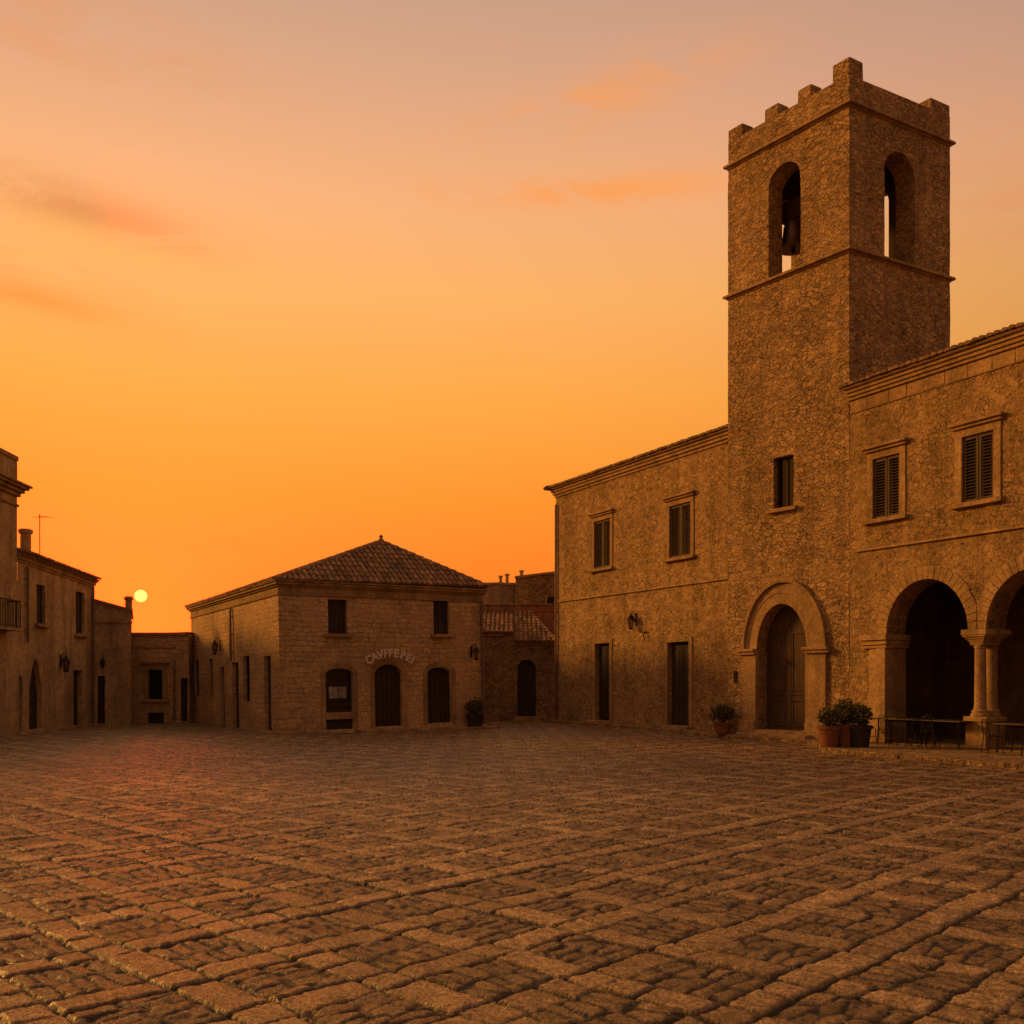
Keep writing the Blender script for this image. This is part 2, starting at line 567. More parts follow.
def thing(name, label, cat, loc=(0, 0, 0), rz=0.0, group=None):
    o = bpy.data.objects.new(name, None)
    o.empty_display_size = 0.3
    COL.objects.link(o)
    o.location = loc
    o.rotation_euler = (0, 0, rz)
    return tag(o, label, cat, group)


def copy_tree(o, parent=None):
    c = o.copy()
    COL.objects.link(c)
    if parent:
        c.parent = parent
    for ch in list(o.children):
        copy_tree(ch, c)
    return c


class Fac:
    """a vertical wall plane: origin, heading of its length; turns a picture point into (along, up)"""

    def __init__(s, ox, oy, ux, uy):
        l = math.hypot(ux, uy)
        s.o, s.u = (ox, oy), (ux / l, uy / l)
        s.ang = math.atan2(uy, ux)

    def s(s, px):
        k = (px - CX) / FPX
        return (k * s.o[1] - s.o[0]) / (s.u[0] - k * s.u[1])

    def z(s, px, py):
        return H + (HY - py) * (s.o[1] + s.u[1] * s.s(px)) / FPX

    def w(s, a, d=0.0):
        """world x, y of a point `a` along and `d` behind the wall"""
        return (s.o[0] + s.u[0] * a - s.u[1] * d, s.o[1] + s.u[1] * a + s.u[0] * d)

    def rect(s, x0, x1, y0, y1):
        """opening from picture limits; heights taken at its middle"""
        xm = (x0 + x1) / 2
        return s.s(x0), s.s(x1), s.z(xm, y1), s.z(xm, y0)


def rect_pts(r):
    x0, x1, z0, z1 = r
    return [(x0, z0), (x1, z0), (x1, z1), (x0, z1)]


def arch_pts(x0, x1, z0, zs, zt, n=16, pointed=False):
    """opening with a curved head; springs at zs, crown at zt"""
    xm, rx = (x0 + x1) / 2, (x1 - x0) / 2
    out = [(x0, z0), (x1, z0)]
    for i in range(n + 1):
        q = math.pi * i / n
        if pointed:
            f = abs(math.cos(q))
            out.append((xm + rx * math.cos(q), zs + (zt - zs) * (1 - f ** 1.7) ** 0.8))
        else:
            out.append((xm + rx * math.cos(q), zs + (zt - zs) * math.sin(q)))
    return out


def arc_line(x0, x1, zs, zt, n=24):
    xm, rx = (x0 + x1) / 2, (x1 - x0) / 2
    return [(xm - rx * math.cos(math.pi * i / n), zs + (zt - zs) * math.sin(math.pi * i / n)) for i in range(n + 1)]


# ---- openings' fillings ------------------------------------------------------
def shutters(parent, M, r, y=0.05, mat='shutter_wood', leaves=2):
    """closed louvred leaves"""
    x0, x1, z0, z1 = r
    wl = (x1 - x0) / leaves
    for k in range(leaves):
        a, b = x0 + k * wl + 0.012, x0 + (k + 1) * wl - 0.012
        m = MB(M)
        f = 0.065
        m.box(a, a + f, y, y + 0.045, z0 + .01, z1 - .01).box(b - f, b, y, y + 0.045, z0 + .01, z1 - .01)
        zm = (z0 + z1) / 2
        for za, zb in ((z0 + .01, z0 + .1), (z1 - .1, z1 - .01)):
            m.box(a + f, b - f, y + .002, y + 0.043, za, zb)
        n = max(5, int((z1 - z0 - 0.28) / 0.085))
        for i in range(n):
            z = z0 + 0.12 + (i + 0.5) * (z1 - z0 - 0.24) / n
            T = Matrix.Translation(((a + b) / 2, y + 0.024, z)) @ Matrix.Rotation(R(38), 4, 'X')
            m.rbox(T, b - a - 2 * f, 0.052, 0.010)
        m.build('shutter', mat, parent)


def surround(parent, M, r, wd=0.2, y=-0.04, cornice=True, sill=True, mat='trim_stone', door=False):
    x0, x1, z0, z1 = r
    m = MB(M)
    m.box(x0 - wd, x0, y, 0.06, z0, z1).box(x1, x1 + wd, y, 0.06, z0, z1).box(x0 - wd, x1 + wd, y, 0.06, z1, z1 + wd)
    m.build('surround', mat, parent, 0.006, 0.012)
    if cornice:
        c = MB(M)
        zt = z1 + wd
        c.box(x0 - wd - .06, x1 + wd + .06, -0.12, 0.05, zt + .003, zt + 0.09)
        c.box(x0 - wd - .12, x1 + wd + .12, -0.20, 0.05, zt + .09, zt + 0.17)
        c.build('lintel_moulding', mat, parent, 0.006, 0.015)
    if sill:
        c = MB(M)
        c.box(x0 - wd - .1, x1 + wd + .1, -0.17, 0.2, z0 - 0.13, z0 - .003)
        c.build('sill', mat, parent, 0.006, 0.015)


def louvre_window(root, M, r, wd=0.2, cornice=True, sillon=True):
    m = MB(M)
    x0, x1, z0, z1 = r
    m.box(x0, x1, 0.19, 0.23, z0, z1)
    win = m.build('window', 'dark_wood', root)
    shutters(win, M, r, 0.03)
    surround(win, M, r, wd, -0.04, cornice, sillon)
    return win


def casement(root, M, r, y=0.2, mat='dark_wood', sill=True, wd=0.0, bars=True, glass=True):
    """window with a wooden frame and dark panes"""
    x0, x1, z0, z1 = r
    f = 0.06
    m = MB(M)
    m.box(x0, x0 + f, y - .05, y, z0, z1).box(x1 - f, x1, y - .05, y, z0, z1)
    m.box(x0 + f, x1 - f, y - .05, y, z0, z0 + f).box(x0 + f, x1 - f, y - .05, y, z1 - f, z1)
    xm = (x0 + x1) / 2
    if bars:
        m.box(xm - .03, xm + .03, y - .048, y, z0 + f, z1 - f)
    win = m.build('window', mat, root, 0, 0.006)
    MB(M).box(x0 + .01, x1 - .01, y - .004, y + .02, z0 + .01, z1 - .01).build('pane', 'glass' if glass else 'dark_wood', win)
    if sill:
        MB(M).box(x0 - .18, x1 + .18, -0.16, y - .06, z0 - .13, z0 - .003).build('sill', 'trim_stone', win, 0.006, 0.014)
    if wd:
        surround(win, M, r, wd, -0.03, False, False)
    return win


def plank_door(root, M, outline, y=0.22, mat='dark_wood', boards=6, panelled=False, handle=True, name='door'):
    """door leaf filling `outline`, with board joints or raised panels"""
    xs = [p[0] for p in outline]
    zs = [p[1] for p in outline]
    x0, x1, z0, z1 = min(xs), max(xs), min(zs), max(zs)
    m = MB(M)
    m.prism(outline, y, y + 0.06)
    dr = m.build(name, mat, root)

    def top(x):
        # height of the head above x
        best = z1
        pts = outline + [outline[0]]
        c = [a[1] + (b[1] - a[1]) * (x - a[0]) / (b[0] - a[0]) for a, b in zip(pts, pts[1:]) if abs(b[0] - a[0]) > 1e-6 and min(a[0], b[0]) - 1e-6 <= x <= max(a[0], b[0]) + 1e-6]
        return max(c) if c else best
    b = MB(M)
    if panelled:
        xm = (x0 + x1) / 2
        zt = min(top(x0 + .12), top(x1 - .12))
        for a, c in ((x0 + .08, xm - .05), (xm + .05, x1 - .08)):
            n = 3
            hs = [(z0 + .12, z0 + (zt - z0) * .30), (z0 + (zt - z0) * .34, zt - .15)]
            for za, zb in hs:
                b.box(a, c, y - .025, y - .001, za, za + .06).box(a, c, y - .025, y - .001, zb - .06, zb)
                b.box(a, a + .06, y - .024, y - .001, za + .06, zb - .06).box(c - .06, c, y - .024, y - .001, za + .06, zb - .06)
                b.box(a + .14, c - .14, y - .018, y - .001, za + .14, zb - .14)
        b.box(xm - .03, xm + .03, y - .03, y - .001, z0 + .02, zt)
        b.build('door_panel', mat, dr, 0, 0.006)
    else:
        wd = (x1 - x0) / boards
        for i in range(boards):
            a, c = x0 + i * wd + .008, x0 + (i + 1) * wd - .008
            zt = min(top(a), top(c)) - .02
            b.box(a, c, y - .022 - .004 * (i % 2), y - .001, z0 + .02, zt)
        b.build('door_board', mat, dr, 0, 0.006)
    if handle:
        h = MB(M)
        h.tube([(x0 + (x1 - x0) * .56, y - .05, z0 + 1.0), (x0 + (x1 - x0) * .56, y - .09, z0 + 1.0)], .02, 8)
        h.lathe((0, 0, 0), [(0.001, 0)], 3) if False else None
        h.build('handle', 'iron', dr)
    return dr


def tile_roof(m, P0, U, V, poly, pitch=0.21, row=0.38, r=0.095):
    """barrel tiles over a planar polygon given in (u, v) from P0; V points up the slope"""
    U = Vector(U).normalized()
    V = Vector(V).normalized()
    N = U.cross(V).normalized()
    P0 = Vector(P0)
    us = [p[0] for p in poly]
    m.cur = 0.25
    m.add([P0 + U * a + V * b for a, b in poly] + [P0 + U * a + V * b - N * 0.09 for a, b in poly],
          [tuple(range(len(poly))), tuple(range(2 * len(poly) - 1, len(poly) - 1, -1))] +
          [(i, i + len(poly), (i + 1) % len(poly) + len(poly), (i + 1) % len(poly)) for i in range(len(poly))])

    def span(u):
        c = []
        for (a, b) in zip(poly, poly[1:] + poly[:1]):
            if abs(b[0] - a[0]) > 1e-6 and min(a[0], b[0]) <= u <= max(a[0], b[0]):
                c.append(a[1] + (b[1] - a[1]) * (u - a[0]) / (b[0] - a[0]))
        return (min(c), max(c)) if len(c) > 1 else (0, 0)
    n = int((max(us) - min(us)) / pitch)
    for i in range(n):
        u = min(us) + (i + .5) * (max(us) - min(us)) / n
        v0, v1 = span(u)
        k = 0
        v = v0 - 0.06 + rnd.uniform(-.02, .02)
        while v < v1 - 0.05:
            ve = min(v + row + 0.05, v1 + 0.03)
            m.cur = min(1, max(0, rnd.gauss(0.5, 0.25)))
            du = rnd.uniform(-.012, .012)
            vs = []
            ra, rb = r * rnd.uniform(.96, 1.06), r * 0.84
            lift = rnd.uniform(0.012, 0.028)
            for rr, vv, hh in ((ra, v, lift), (rb, ve, 0.0)):
                for q in range(6):
                    an = math.pi * q / 5
                    vs.append(P0 + U * (u + du + rr * math.cos(an)) + V * vv + N * (rr * math.sin(an) + hh))
            fs = [(q, q + 1, q + 7, q + 6) for q in range(5)] + [(5, 4, 3, 2, 1, 0)]
            m.add(vs, fs)
            v += row
            k += 1
    return m


def ridge_tiles(m, A, B, r=0.12, step=0.36):
    A, B = Vector(A), Vector(B)
    D = (B - A)
    L = D.length
    D.normalize()
    X = D.cross(Vector((0, 0, 1))).normalized()
    Nn = X.cross(D).normalized()
    n = max(1, int(L / step))
    for i in range(n):
        m.cur = min(1, max(0, rnd.gauss(0.5, 0.22)))
        a, b = A + D * (i * L / n - .03), A + D * ((i + 1) * L / n + .03)
        vs = []
        for p, rr, hh in ((a, r * 1.08, .02), (b, r * .9, 0.0)):
            for q in range(7):
                an = math.pi * q / 6
                vs.append(p + X * rr * math.cos(an) + Nn * (rr * math.sin(an) + hh - .03))
        m.add(vs, [(q + 1, q, q + 7, q + 8) for q in range(6)] + [(0, 1, 2, 3, 4, 5, 6), (13, 12, 11, 10, 9, 8, 7)])
    return m


def down_pipe(root, M, x, z0, z1, y=-0.09, r=0.05):
    m = MB(M)
    m.tube([(x, y, z0), (x, y, z1 - .15), (x, y + .02, z1)], r, 8)
    for k in range(3):
        z = z0 + (k + .5) * (z1 - z0) / 3
        m.box(x - r - .015, x + r + .015, y - r * .6, 0.02, z - .02, z + .02)
    return m.build('drain_pipe', 'zinc', root)


# ------------------------------------------------------------------ ground
def vnoise(x, y, seed=0):
    ix, iy = np.floor(x), np.floor(y)
    fx, fy = x - ix, y - iy
    fx, fy = fx * fx * (3 - 2 * fx), fy * fy * (3 - 2 * fy)
    h = lambda a, b: hsh(a, b, seed)
    return (h(ix, iy) * (1 - fx) + h(ix + 1, iy) * fx) * (1 - fy) + (h(ix, iy + 1) * (1 - fx) + h(ix + 1, iy + 1) * fx) * fy


def hsh(a, b, k=0.0):
    v = np.sin(a * 127.1 + b * 311.7 + k * 74.7) * 43758.5453
    return v - np.floor(v)


def sstep(e0, e1, x):
    t = np.clip((x - e0) / (e1 - e0), 0, 1)
    return t * t * (3 - 2 * t)


def paving(X, Y):
    """heights, tone and joint mask of the slab lattice with rough infill"""
    wx = X + 0.05 * (vnoise(X * 1.3, Y * 1.3, 1) - .5) + 0.03 * (vnoise(X * 4, Y * 4, 2) - .5)
    wy = Y + 0.05 * (vnoise(X * 1.3, Y * 1.3, 3) - .5) + 0.03 * (vnoise(X * 4, Y * 4, 4) - .5)
    x, y = wx + 2.296, wy - 7.805
    A, B = R(45), R(-47)
    ea, eb = (math.sin(A), math.cos(A)), (math.sin(B), math.cos(B))
    det = ea[0] * eb[1] - ea[1] * eb[0]
    a = (x * eb[1] - y * eb[0]) / det
    b = (ea[0] * y - ea[1] * x) / det
    pa, pb, wd = 0.95, 1.0, 0.31
    a, b = a + wd / 2, b + wd / 2
    ia, ib = np.floor(a / pa), np.floor(b / pb)
    a = a + 0.05 * (hsh(ia, ib * 0, 11) - .5)
    b = b + 0.05 * (hsh(ib, ia * 0, 12) - .5)
    ia, ib = np.floor(a / pa), np.floor(b / pb)
    fa, fb = a - ia * pa, b - ib * pb
    wa = wd + 0.08 * (hsh(ia, ib, 21) - .5)
    wb = wd + 0.08 * (hsh(ia, ib, 22) - .5)
    inA, inB = fa < wa, fb < wb
    eA = np.where(inA, np.minimum(fa, wa - fa), np.minimum(fa - wa, pa - fa))
    eB = np.where(inB, np.minimum(fb, wb - fb), np.minimum(fb - wb, pb - fb))
    e = np.minimum(eA, eB)
    kind = inA * 1.0 + inB * 2.0
    sA = (kind == 1) & (hsh(ia, ib, 31) < .35)
    sB = (kind == 2) & (hsh(ia, ib, 32) < .35)
    mA = wb + (pb - wb) * (.35 + .3 * hsh(ia, ib, 33))
    mB = wa + (pa - wa) * (.35 + .3 * hsh(ia, ib, 34))
    e = np.where(sA, np.minimum(e, np.abs(fb - mA)), e)
    e = np.where(sB, np.minimum(e, np.abs(fa - mB)), e)
    sub = np.where(sA, fb > mA, 0) + np.where(sB, fa > mB, 0)
    sid = kind * 7.3 + sub * 3.1
    slab = kind > 0
    # infill: small split stones set to the lattice
    nu = np.where(hsh(ia, ib, 41) < .5, 2.0, 5.0)
    nv = np.where(hsh(ia, ib, 41) < .5, 5.0, 2.0)
    gx = ia * 7 + (fa - wa) / (pa - wa) * nu
    gy = ib * 7 + (fb - wb) / (pb - wb) * nv
    cx, cy = np.floor(gx), np.floor(gy)
    f1 = np.full(X.shape, 9.0)
    f2 = np.full(X.shape, 9.0)
    idm = np.zeros(X.shape)
    for i in (-1, 0, 1):
        for j in (-1, 0, 1):
            qx, qy = cx + i, cy + j
            dd = (gx - qx - .22 - .56 * hsh(qx, qy, 51)) ** 2 + (gy - qy - .22 - .56 * hsh(qx, qy, 52)) ** 2
            dd = np.sqrt(dd)
            closer = dd < f1
            f2 = np.where(closer, f1, np.minimum(f2, dd))
            idm = np.where(closer, hsh(qx, qy, 53), idm)
            f1 = np.where(closer, dd, f1)
    ei = np.minimum((f2 - f1) * 0.085, e)
    tone = np.where(slab, hsh(ia * 3 + sid, ib * 5 - sid, 61), idm)
    edge = np.where(slab, e, ei)
    prof = np.where(slab, sstep(0.006, 0.027, edge + (vnoise(X * 18, Y * 18, 76) - .5) * .016), sstep(0.002, 0.020, edge + (vnoise(X * 26, Y * 26, 77) - .5) * .010))
    # roughness of the tops
    n1 = vnoise(X * 9, Y * 9, 71) - .5
    n2 = vnoise(X * 22, Y * 22, 72) - .5
    n3 = vnoise(X * 45, Y * 45, 73) - .5
    n4 = vnoise(X * 5, Y * 5, 75) - .5
    rough = n4 * .012 + n1 * .010 + n2 * .010 + n3 * .008
    ridg = (vnoise(gx * 1.3, gy * 2.6, 74) - .5) * .045
    tx, ty = hsh(ia + sid, ib, 81) - .5, hsh(ia, ib + sid, 82) - .5
    tilt = tx * (fa - .3) * .03 + ty * (fb - .3) * .03
    hi = np.where(slab, 0.004 + tone * .008 + tilt + rough, -0.001 + tone * .010 + rough * 1.0 + ridg * .5)
    prh = np.where(slab, prof, sstep(0.002, 0.02, e) * (.5 + .5 * prof))
    z = -0.030 + prh * (0.030 + hi) + (1 - prof) * n2 * .01
    z = z + 0.02 * (vnoise(X * .35, Y * .35, 91) - .5)
    return z, tone, prof, slab * 1.0


def axis(a0, a1, d0, flat, p):
    out = [a0]
    while out[-1] < a1:
        out.append(out[-1] + d0 * max(1.0, abs(out[-1]) / flat) ** p)
    return out


def build_paving():
    ys = np.array(axis(1.5, 64.0, 0.019, 6.0, 1.25))
    xp = axis(0.0, 34.0, 0.026, 8.0, 1.5)
    xs = np.array([-q for q in xp[:0:-1]] + xp)
    X, Y = np.meshgrid(xs, ys)
    z, tone, prof, slab = paving(X, Y)
    nx, ny = len(xs), len(ys)
    me = bpy.data.meshes.new('paved_square')
    me.vertices.add(nx * ny)
    me.vertices.foreach_set('co', np.stack([X, Y, z], -1).astype(np.float32).ravel())
    i = (np.arange(ny - 1)[:, None] * nx + np.arange(nx - 1)[None, :]).ravel()
    q = np.stack([i, i + 1, i + nx + 1, i + nx], -1).astype(np.int32)
    nf = len(q)
    me.loops.add(nf * 4)
    me.loops.foreach_set('vertex_index', q.ravel())
    me.polygons.add(nf)
    me.polygons.foreach_set('loop_start', np.arange(0, nf * 4, 4, dtype=np.int32))
    me.polygons.foreach_set('use_smooth', np.ones(nf, dtype=bool))
    for nm, arr in (('tone', tone), ('prof', prof), ('slab', slab)):
        at = me.attributes.new(nm, 'FLOAT', 'POINT')
        at.data.foreach_set('value', arr.astype(np.float32).ravel())
    me.update()
    m, t = new_mat('paving_stone')
    tc = t.n('ShaderNodeTexCoord').outputs['Object']
    A = lambda n: t.n('ShaderNodeAttribute', attribute_name=n).outputs['Fac']
    nf1, _ = t.noise(tc, 30.0, 6, 0.7)
    nl, _ = t.noise(tc, 0.35, 5, 0.6, 0.5)
    nm2, _ = t.noise(tc, 6.0, 4, 0.6)
    c = t.mix(A('slab'), (0.26, 0.178, 0.092, 1), (0.43, 0.295, 0.155, 1))
    c = mul(t, c, t.mrange(A('tone'), 0, 1, 0.72, 1.2))
    nsp, _ = t.noise(tc, 48.0, 3, 0.6)
    c = mul(t, c, t.mrange(nf1, 0.36, 0.64, 0.4, 1.5))
    c = mul(t, c, t.mrange(nsp, 0.36, 0.5, 0.55, 1.05, True))
    c = mul(t, c, t.mrange(nm2, 0.35, 0.65, 0.65, 1.2))
    c = mul(t, c, t.mrange(nl, 0.3, 0.7, 0.75, 1.15))
    c = t.mix(t.mrange(A('prof'), 0.35, 0.95, 0, 1), (0.022, 0.014, 0.008, 1), c)
    rg = t.mrange(nf1, 0.3, 0.7, 0.18, 0.38)
    nf2, _ = t.noise(tc, 75.0, 4, 0.7)
    finish(t, c, rg, t.math('MULTIPLY_ADD', nf2, 0.45, nf1), 0.03, 1.0, 0.45)
    me.materials.append(m)
    o = bpy.data.objects.new('paved_square', me)
    COL.objects.link(o)
    return tag(o, kind='structure')


build_paving()
g = MB()
g.slab([(-900, -900), (900, -900), (900, 900), (-900, 900)], -0.4, -0.09)
tag(g.build('ground', 'rough_stone'), kind='structure')

# ------------------------------------------------------------------ main range: house, tower, arcade
UX, UY = 0.4756, -0.8797
MAIN = Fac(2.095, 45.81, UX, UY)
NX, NY = -UY, UX                                    # into the buildings
PAV = 0.12                                          # pavement height
EAVE = 11.12

# ---- tower plan
s_c = MAIN.s(849)
TC = Vector(MAIN.w(s_c))                            # near corner of the tower, on the facade line
ta = R(37.6)
TOW = Fac(TC.x, TC.y, math.sin(ta), -math.cos(ta))  # its front face; along = 0 at the near corner
TW = -TOW.s(728)                                    # width of the front
TOW = Fac(*TOW.w(-TW), math.sin(ta), -math.cos(ta))
TD = 4.77


def cornice_run(m, x0, x1, z0, steps, y1=0.3, ret0=False, ret1=False):
    """stack of boxes (dz, out): a moulded cornice along x; returns wrap round the ends"""
    z = z0
    for dz, out in steps:
        m.box(x0 - (out if ret0 else 0), x1 + (out if ret1 else 0), -out, y1, z, z + dz - .002)
        z += dz
    return z


def simple_body(m, x0, x1, d, z1, left=True, right=True, z0=-0.15):
    """the unseen sides and back of a building"""
    if left:
        m.add([(x0, 0, z0), (x0, d, z0), (x0, d, z1), (x0, 0, z1)], [(3, 2, 1, 0)])
    if right:
        m.add([(x1, 0, z0), (x1, d, z0), (x1, d, z1), (x1, 0, z1)], [(0, 1, 2, 3)])
    m.add([(x0, d, z0), (x1, d, z0), (x1, d, z1), (x0, d, z1)], [(3, 2, 1, 0)])


# ================= stone house (left part of the range)
house = thing('stone_house', 'long two storey stone house with shuttered windows, attached left of the square tower', 'house',
              (*MAIN.w(0), 0), MAIN.ang)
HS = MAIN.s(728) + 0.9
I4 = Matrix.Identity(4)
hw1 = MAIN.rect(594.7, 610.4, 520, 568)
hw2 = MAIN.rect(670, 691, 504, 557)
hd1 = MAIN.rect(595.5, 610, 643.5, 716)
hd2 = MAIN.rect(668, 689.5, 642, 722)
hd1 = (hd1[0], hd1[1], PAV + .1, hd1[3])
hd2 = (hd2[0], hd2[1], PAV + .1, hd2[3])
m = MB()
m.panel([(0, -.15), (HS, -.15), (HS, EAVE - .2), (0, EAVE - .2)], [rect_pts(r) for r in (hw1, hw2, hd1, hd2)], 0.26)
simple_body(m, 0, HS, 10, EAVE - .2, right=False)
m.build('wall', 'house_stone', house, 0.014)
for r in (hw1, hw2):
    louvre_window(house, I4, r, 0.20)
for r in (hd1, hd2):
    o = plank_door(house, I4, rect_pts(r), 0.2, 'dark_wood', panelled=True)
    surround(o, I4, r, 0.2, -0.05, False, False)
    MB().box(r[0] - .3, r[1] + .3, -.42, .2, .05, PAV + .1).build('doorstep', 'trim_stone', o, .008, .015)
m = MB()
cornice_run(m, 0, HS - .5, EAVE - .45, [(.12, .06), (.13, .13), (.13, .19), (.07, .24)], ret0=True)
m.build('cornice', 'trim_stone', house, .008, .012)
m = MB()
sz = MAIN.z(640, 591)
m.box(-.05, HS - .4, -.07, .1, sz - .02, sz + .045)
m.build('string_course', 'trim_stone', house, .012, .015)
m = MB()
sl = R(15)
V1 = Vector((0, math.cos(sl), math.sin(sl)))
ov = .29
L1 = 5.4 / math.cos(sl)
tile_roof(m, (-ov, -ov, EAVE), (1, 0, 0), V1, [(0, 0), (HS + ov - .5, 0), (HS + ov - .5, L1), (5.4, L1)])
V2 = Vector((math.cos(sl), 0, math.sin(sl)))
tile_roof(m, (-ov, 10.3, EAVE), (0, -1, 0), V2, [(0, 0), (10.82, 0), (5.42, L1)])
zr = EAVE + 5.4 * math.tan(sl)
m.cur = .4
m.add([(5, 4.9, zr), (HS, 4.9, zr), (HS, 10.3, EAVE), (-ov, 10.3, EAVE)], [(0, 1, 2, 3)])
ridge_tiles(m, (-ov, -ov, EAVE + .05), (4.9, 4.9, zr + .03))
m.build('roof', 'roof_tile', house)
down_pipe(house, I4, 0.12, .1, EAVE - .8)
# patch of cable and bracket
m = MB()
m.tube([(MAIN.s(642), -.03, MAIN.z(642, 632)), (MAIN.s(649), -.04, MAIN.z(649, 632))], .018, 6)
m.tube([(MAIN.s(646), -.02, MAIN.z(646, 633)), (MAIN.s(646), -.16, MAIN.z(646, 634)), (MAIN.s(647), -.10, MAIN.z(647, 641))], .022, 6)
m.build('cable_bracket', 'iron', house)

# ================= bell tower
tower = thing('bell_tower', 'tall square stone bell tower with battlements and a tall arched opening on each face', 'tower',
              (*TOW.w(0), 0), TOW.ang)
# right face direction in tower-local axes
nl_ = Vector((NX * TOW.u[0] + NY * TOW.u[1], -NX * TOW.u[1] + NY * TOW.u[0]))
MR = Matrix(((nl_.x, -nl_.y, 0, TW), (nl_.y, nl_.x, 0, 0), (0, 0, 1, 0), (0, 0, 0, 1)))   # right face, x runs back
ZL1, ZL2, ZP, ZM = 20.08, 15.5, 20.98, 21.56
RFX = Fac(TC.x, TC.y, NX, NY)
tdoor = (TOW.s(757.5), TOW.s(806.7))
zsp = TOW.z(782, 648)
ztp = TOW.z(782, 604)
td_pts = arch_pts(tdoor[0], tdoor[1], PAV + .2, zsp, ztp, 22)
twin = TOW.rect(773.5, 793.5, 456, 508)
bx0, bx1 = TOW.s(768.5), TOW.s(800.5)
bz0, bz1 = ZL2 + .12, TOW.z(784, 163)
barch = arch_pts(bx0, bx1, bz0, bz1 - (bx1 - bx0) / 2, bz1, 18)
rx0, rx1 = RFX.s(884.5), RFX.s(914.5)
rz1 = RFX.z(899, 152)
rarch = arch_pts(rx0, rx1, bz0, rz1 - (rx1 - rx0) / 2, rz1, 18)
WT = 0.75
m = MB()
m.panel([(0, -.15), (TW, -.15), (TW, ZP), (0, ZP)], [td_pts, rect_pts(twin), barch], None)
m.build('front_wall', 'tower_stone', tower, 0.020)
# reveals of the front openings
for M_, pts, dep in ((I4, td_pts, .62), (I4, rect_pts(twin), .3), (I4, barch, WT), (MR, rarch, WT)):
    k = len(pts)
    n = MB(M_)
    n.add([(x, 0, z) for x, z in pts] + [(x, dep, z) for x, z in pts], [(i, (i + 1) % k, (i + 1) % k + k, i + k) for i in range(k)])
    n.build('opening_reveal', 'tower_stone', tower)
m = MB(MR)
m.panel([(0, -.15), (TD, -.15), (TD, ZP), (0, ZP)], [rarch], None)
m.build('side_wall', 'tower_stone', tower, 0.020)
# back and left faces, with the same arches
off = Vector((nl_.x * TD, nl_.y * TD))
MBk = Matrix(((1, 0, 0, off.x), (0, 1, 0, off.y), (0, 0, 1, 0), (0, 0, 0, 1)))
MLf = Matrix(((nl_.x, -nl_.y, 0, 0), (nl_.y, nl_.x, 0, 0), (0, 0, 1, 0), (0, 0, 0, 1)))
m = MB(MBk)
m.panel([(0, -.15), (TW, -.15), (TW, ZP), (0, ZP)], [barch], None, .6, flip=True)
m.M = MLf
m.panel([(0, -.15), (TD, -.15), (TD, ZP), (0, ZP)], [rarch], None, .6, flip=True)
# reveals pointing inwards
m.M = MBk
k = len(barch)
m.add([(x, 0, z) for x, z in barch] + [(x, -WT, z) for x, z in barch], [(i, (i + 1) % k, (i + 1) % k + k, i + k) for i in range(k)])
m.M = MLf
k = len(rarch)
m.add([(x, 0, z) for x, z in rarch] + [(x, -WT, z) for x, z in rarch], [(i, (i + 1) % k, (i + 1) % k + k, i + k) for i in range(k)])
m.build('rear_wall', 'tower_stone', tower, 0.02)
# inner faces of the belfry, floor and ceiling
m = MB()
x0i, x1i = WT * .9, TW - WT * .9
m.panel([(x0i, bz0), (x1i, bz0), (x1i, ZL1 - .2), (x0i, ZL1 - .2)], [barch], None, 1.0, y=WT)
m.M = MBk
m.panel([(x0i, bz0), (x1i, bz0), (x1i, ZL1 - .2), (x0i, ZL1 - .2)], [barch], None, 1.0, y=-WT)
m.M = MR
m.panel([(WT, bz0), (TD - WT, bz0), (TD - WT, ZL1 - .2), (WT, ZL1 - .2)], [rarch], None, 1.0, y=WT)
m.M = MLf
m.panel([(WT, bz0), (TD - WT, bz0), (TD - WT, ZL1 - .2), (WT, ZL1 - .2)], [rarch], None, 1.0, y=-WT)
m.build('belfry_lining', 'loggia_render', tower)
tp = [Vector((0, 0)), Vector((TW, 0)), Vector((TW, 0)) + off, off]      # plan corners
cen = sum(tp, Vector((0, 0))) / 4


def plan(out):
    """tower plan grown by `out`"""
    res = []
    for p in tp:
        dv = p - cen
        res.append(tuple(p + Vector((math.copysign(1, dv.x) * out, math.copysign(1, dv.y) * out))))
    return res


m = MB()
m.slab(plan(-.3), bz0 - .3, bz0 - .01)
m.build('belfry_floor', 'loggia_render', tower)
m = MB()
m.slab(plan(-.3), ZL1 - .2, ZL1 + .1)
m.build('belfry_ceiling', 'loggia_render', tower)
# parapet inner faces and wall top as a band, merlons
PT = .5
m = MB()
out_p, in_p = [Vector(p) for p in plan(-.004)], [Vector(p) for p in plan(-PT)]
vs, fs = [], []
for z in (ZL1 + .15, ZP):
    vs += [(p.x, p.y, z) for p in in_p]
vs += [(p.x, p.y, ZP) for p in out_p]
for i in range(4):
    j = (i + 1) % 4
    fs += [(j, i, i + 4, j + 4), (i + 4, i + 8, j + 8, j + 4)]
m.add(vs, fs)


def merlon(x0, x1, t0, t1, h=.40):
    q = [Vector((x, 0)) + Vector((nl_.x, nl_.y)) * t for x, t in ((x0, t0), (x1, t0), (x1, t1), (x0, t1))]
    m.slab([tuple(p) for p in q], ZP - .02, ZP + h + rnd.uniform(-.02, .02))


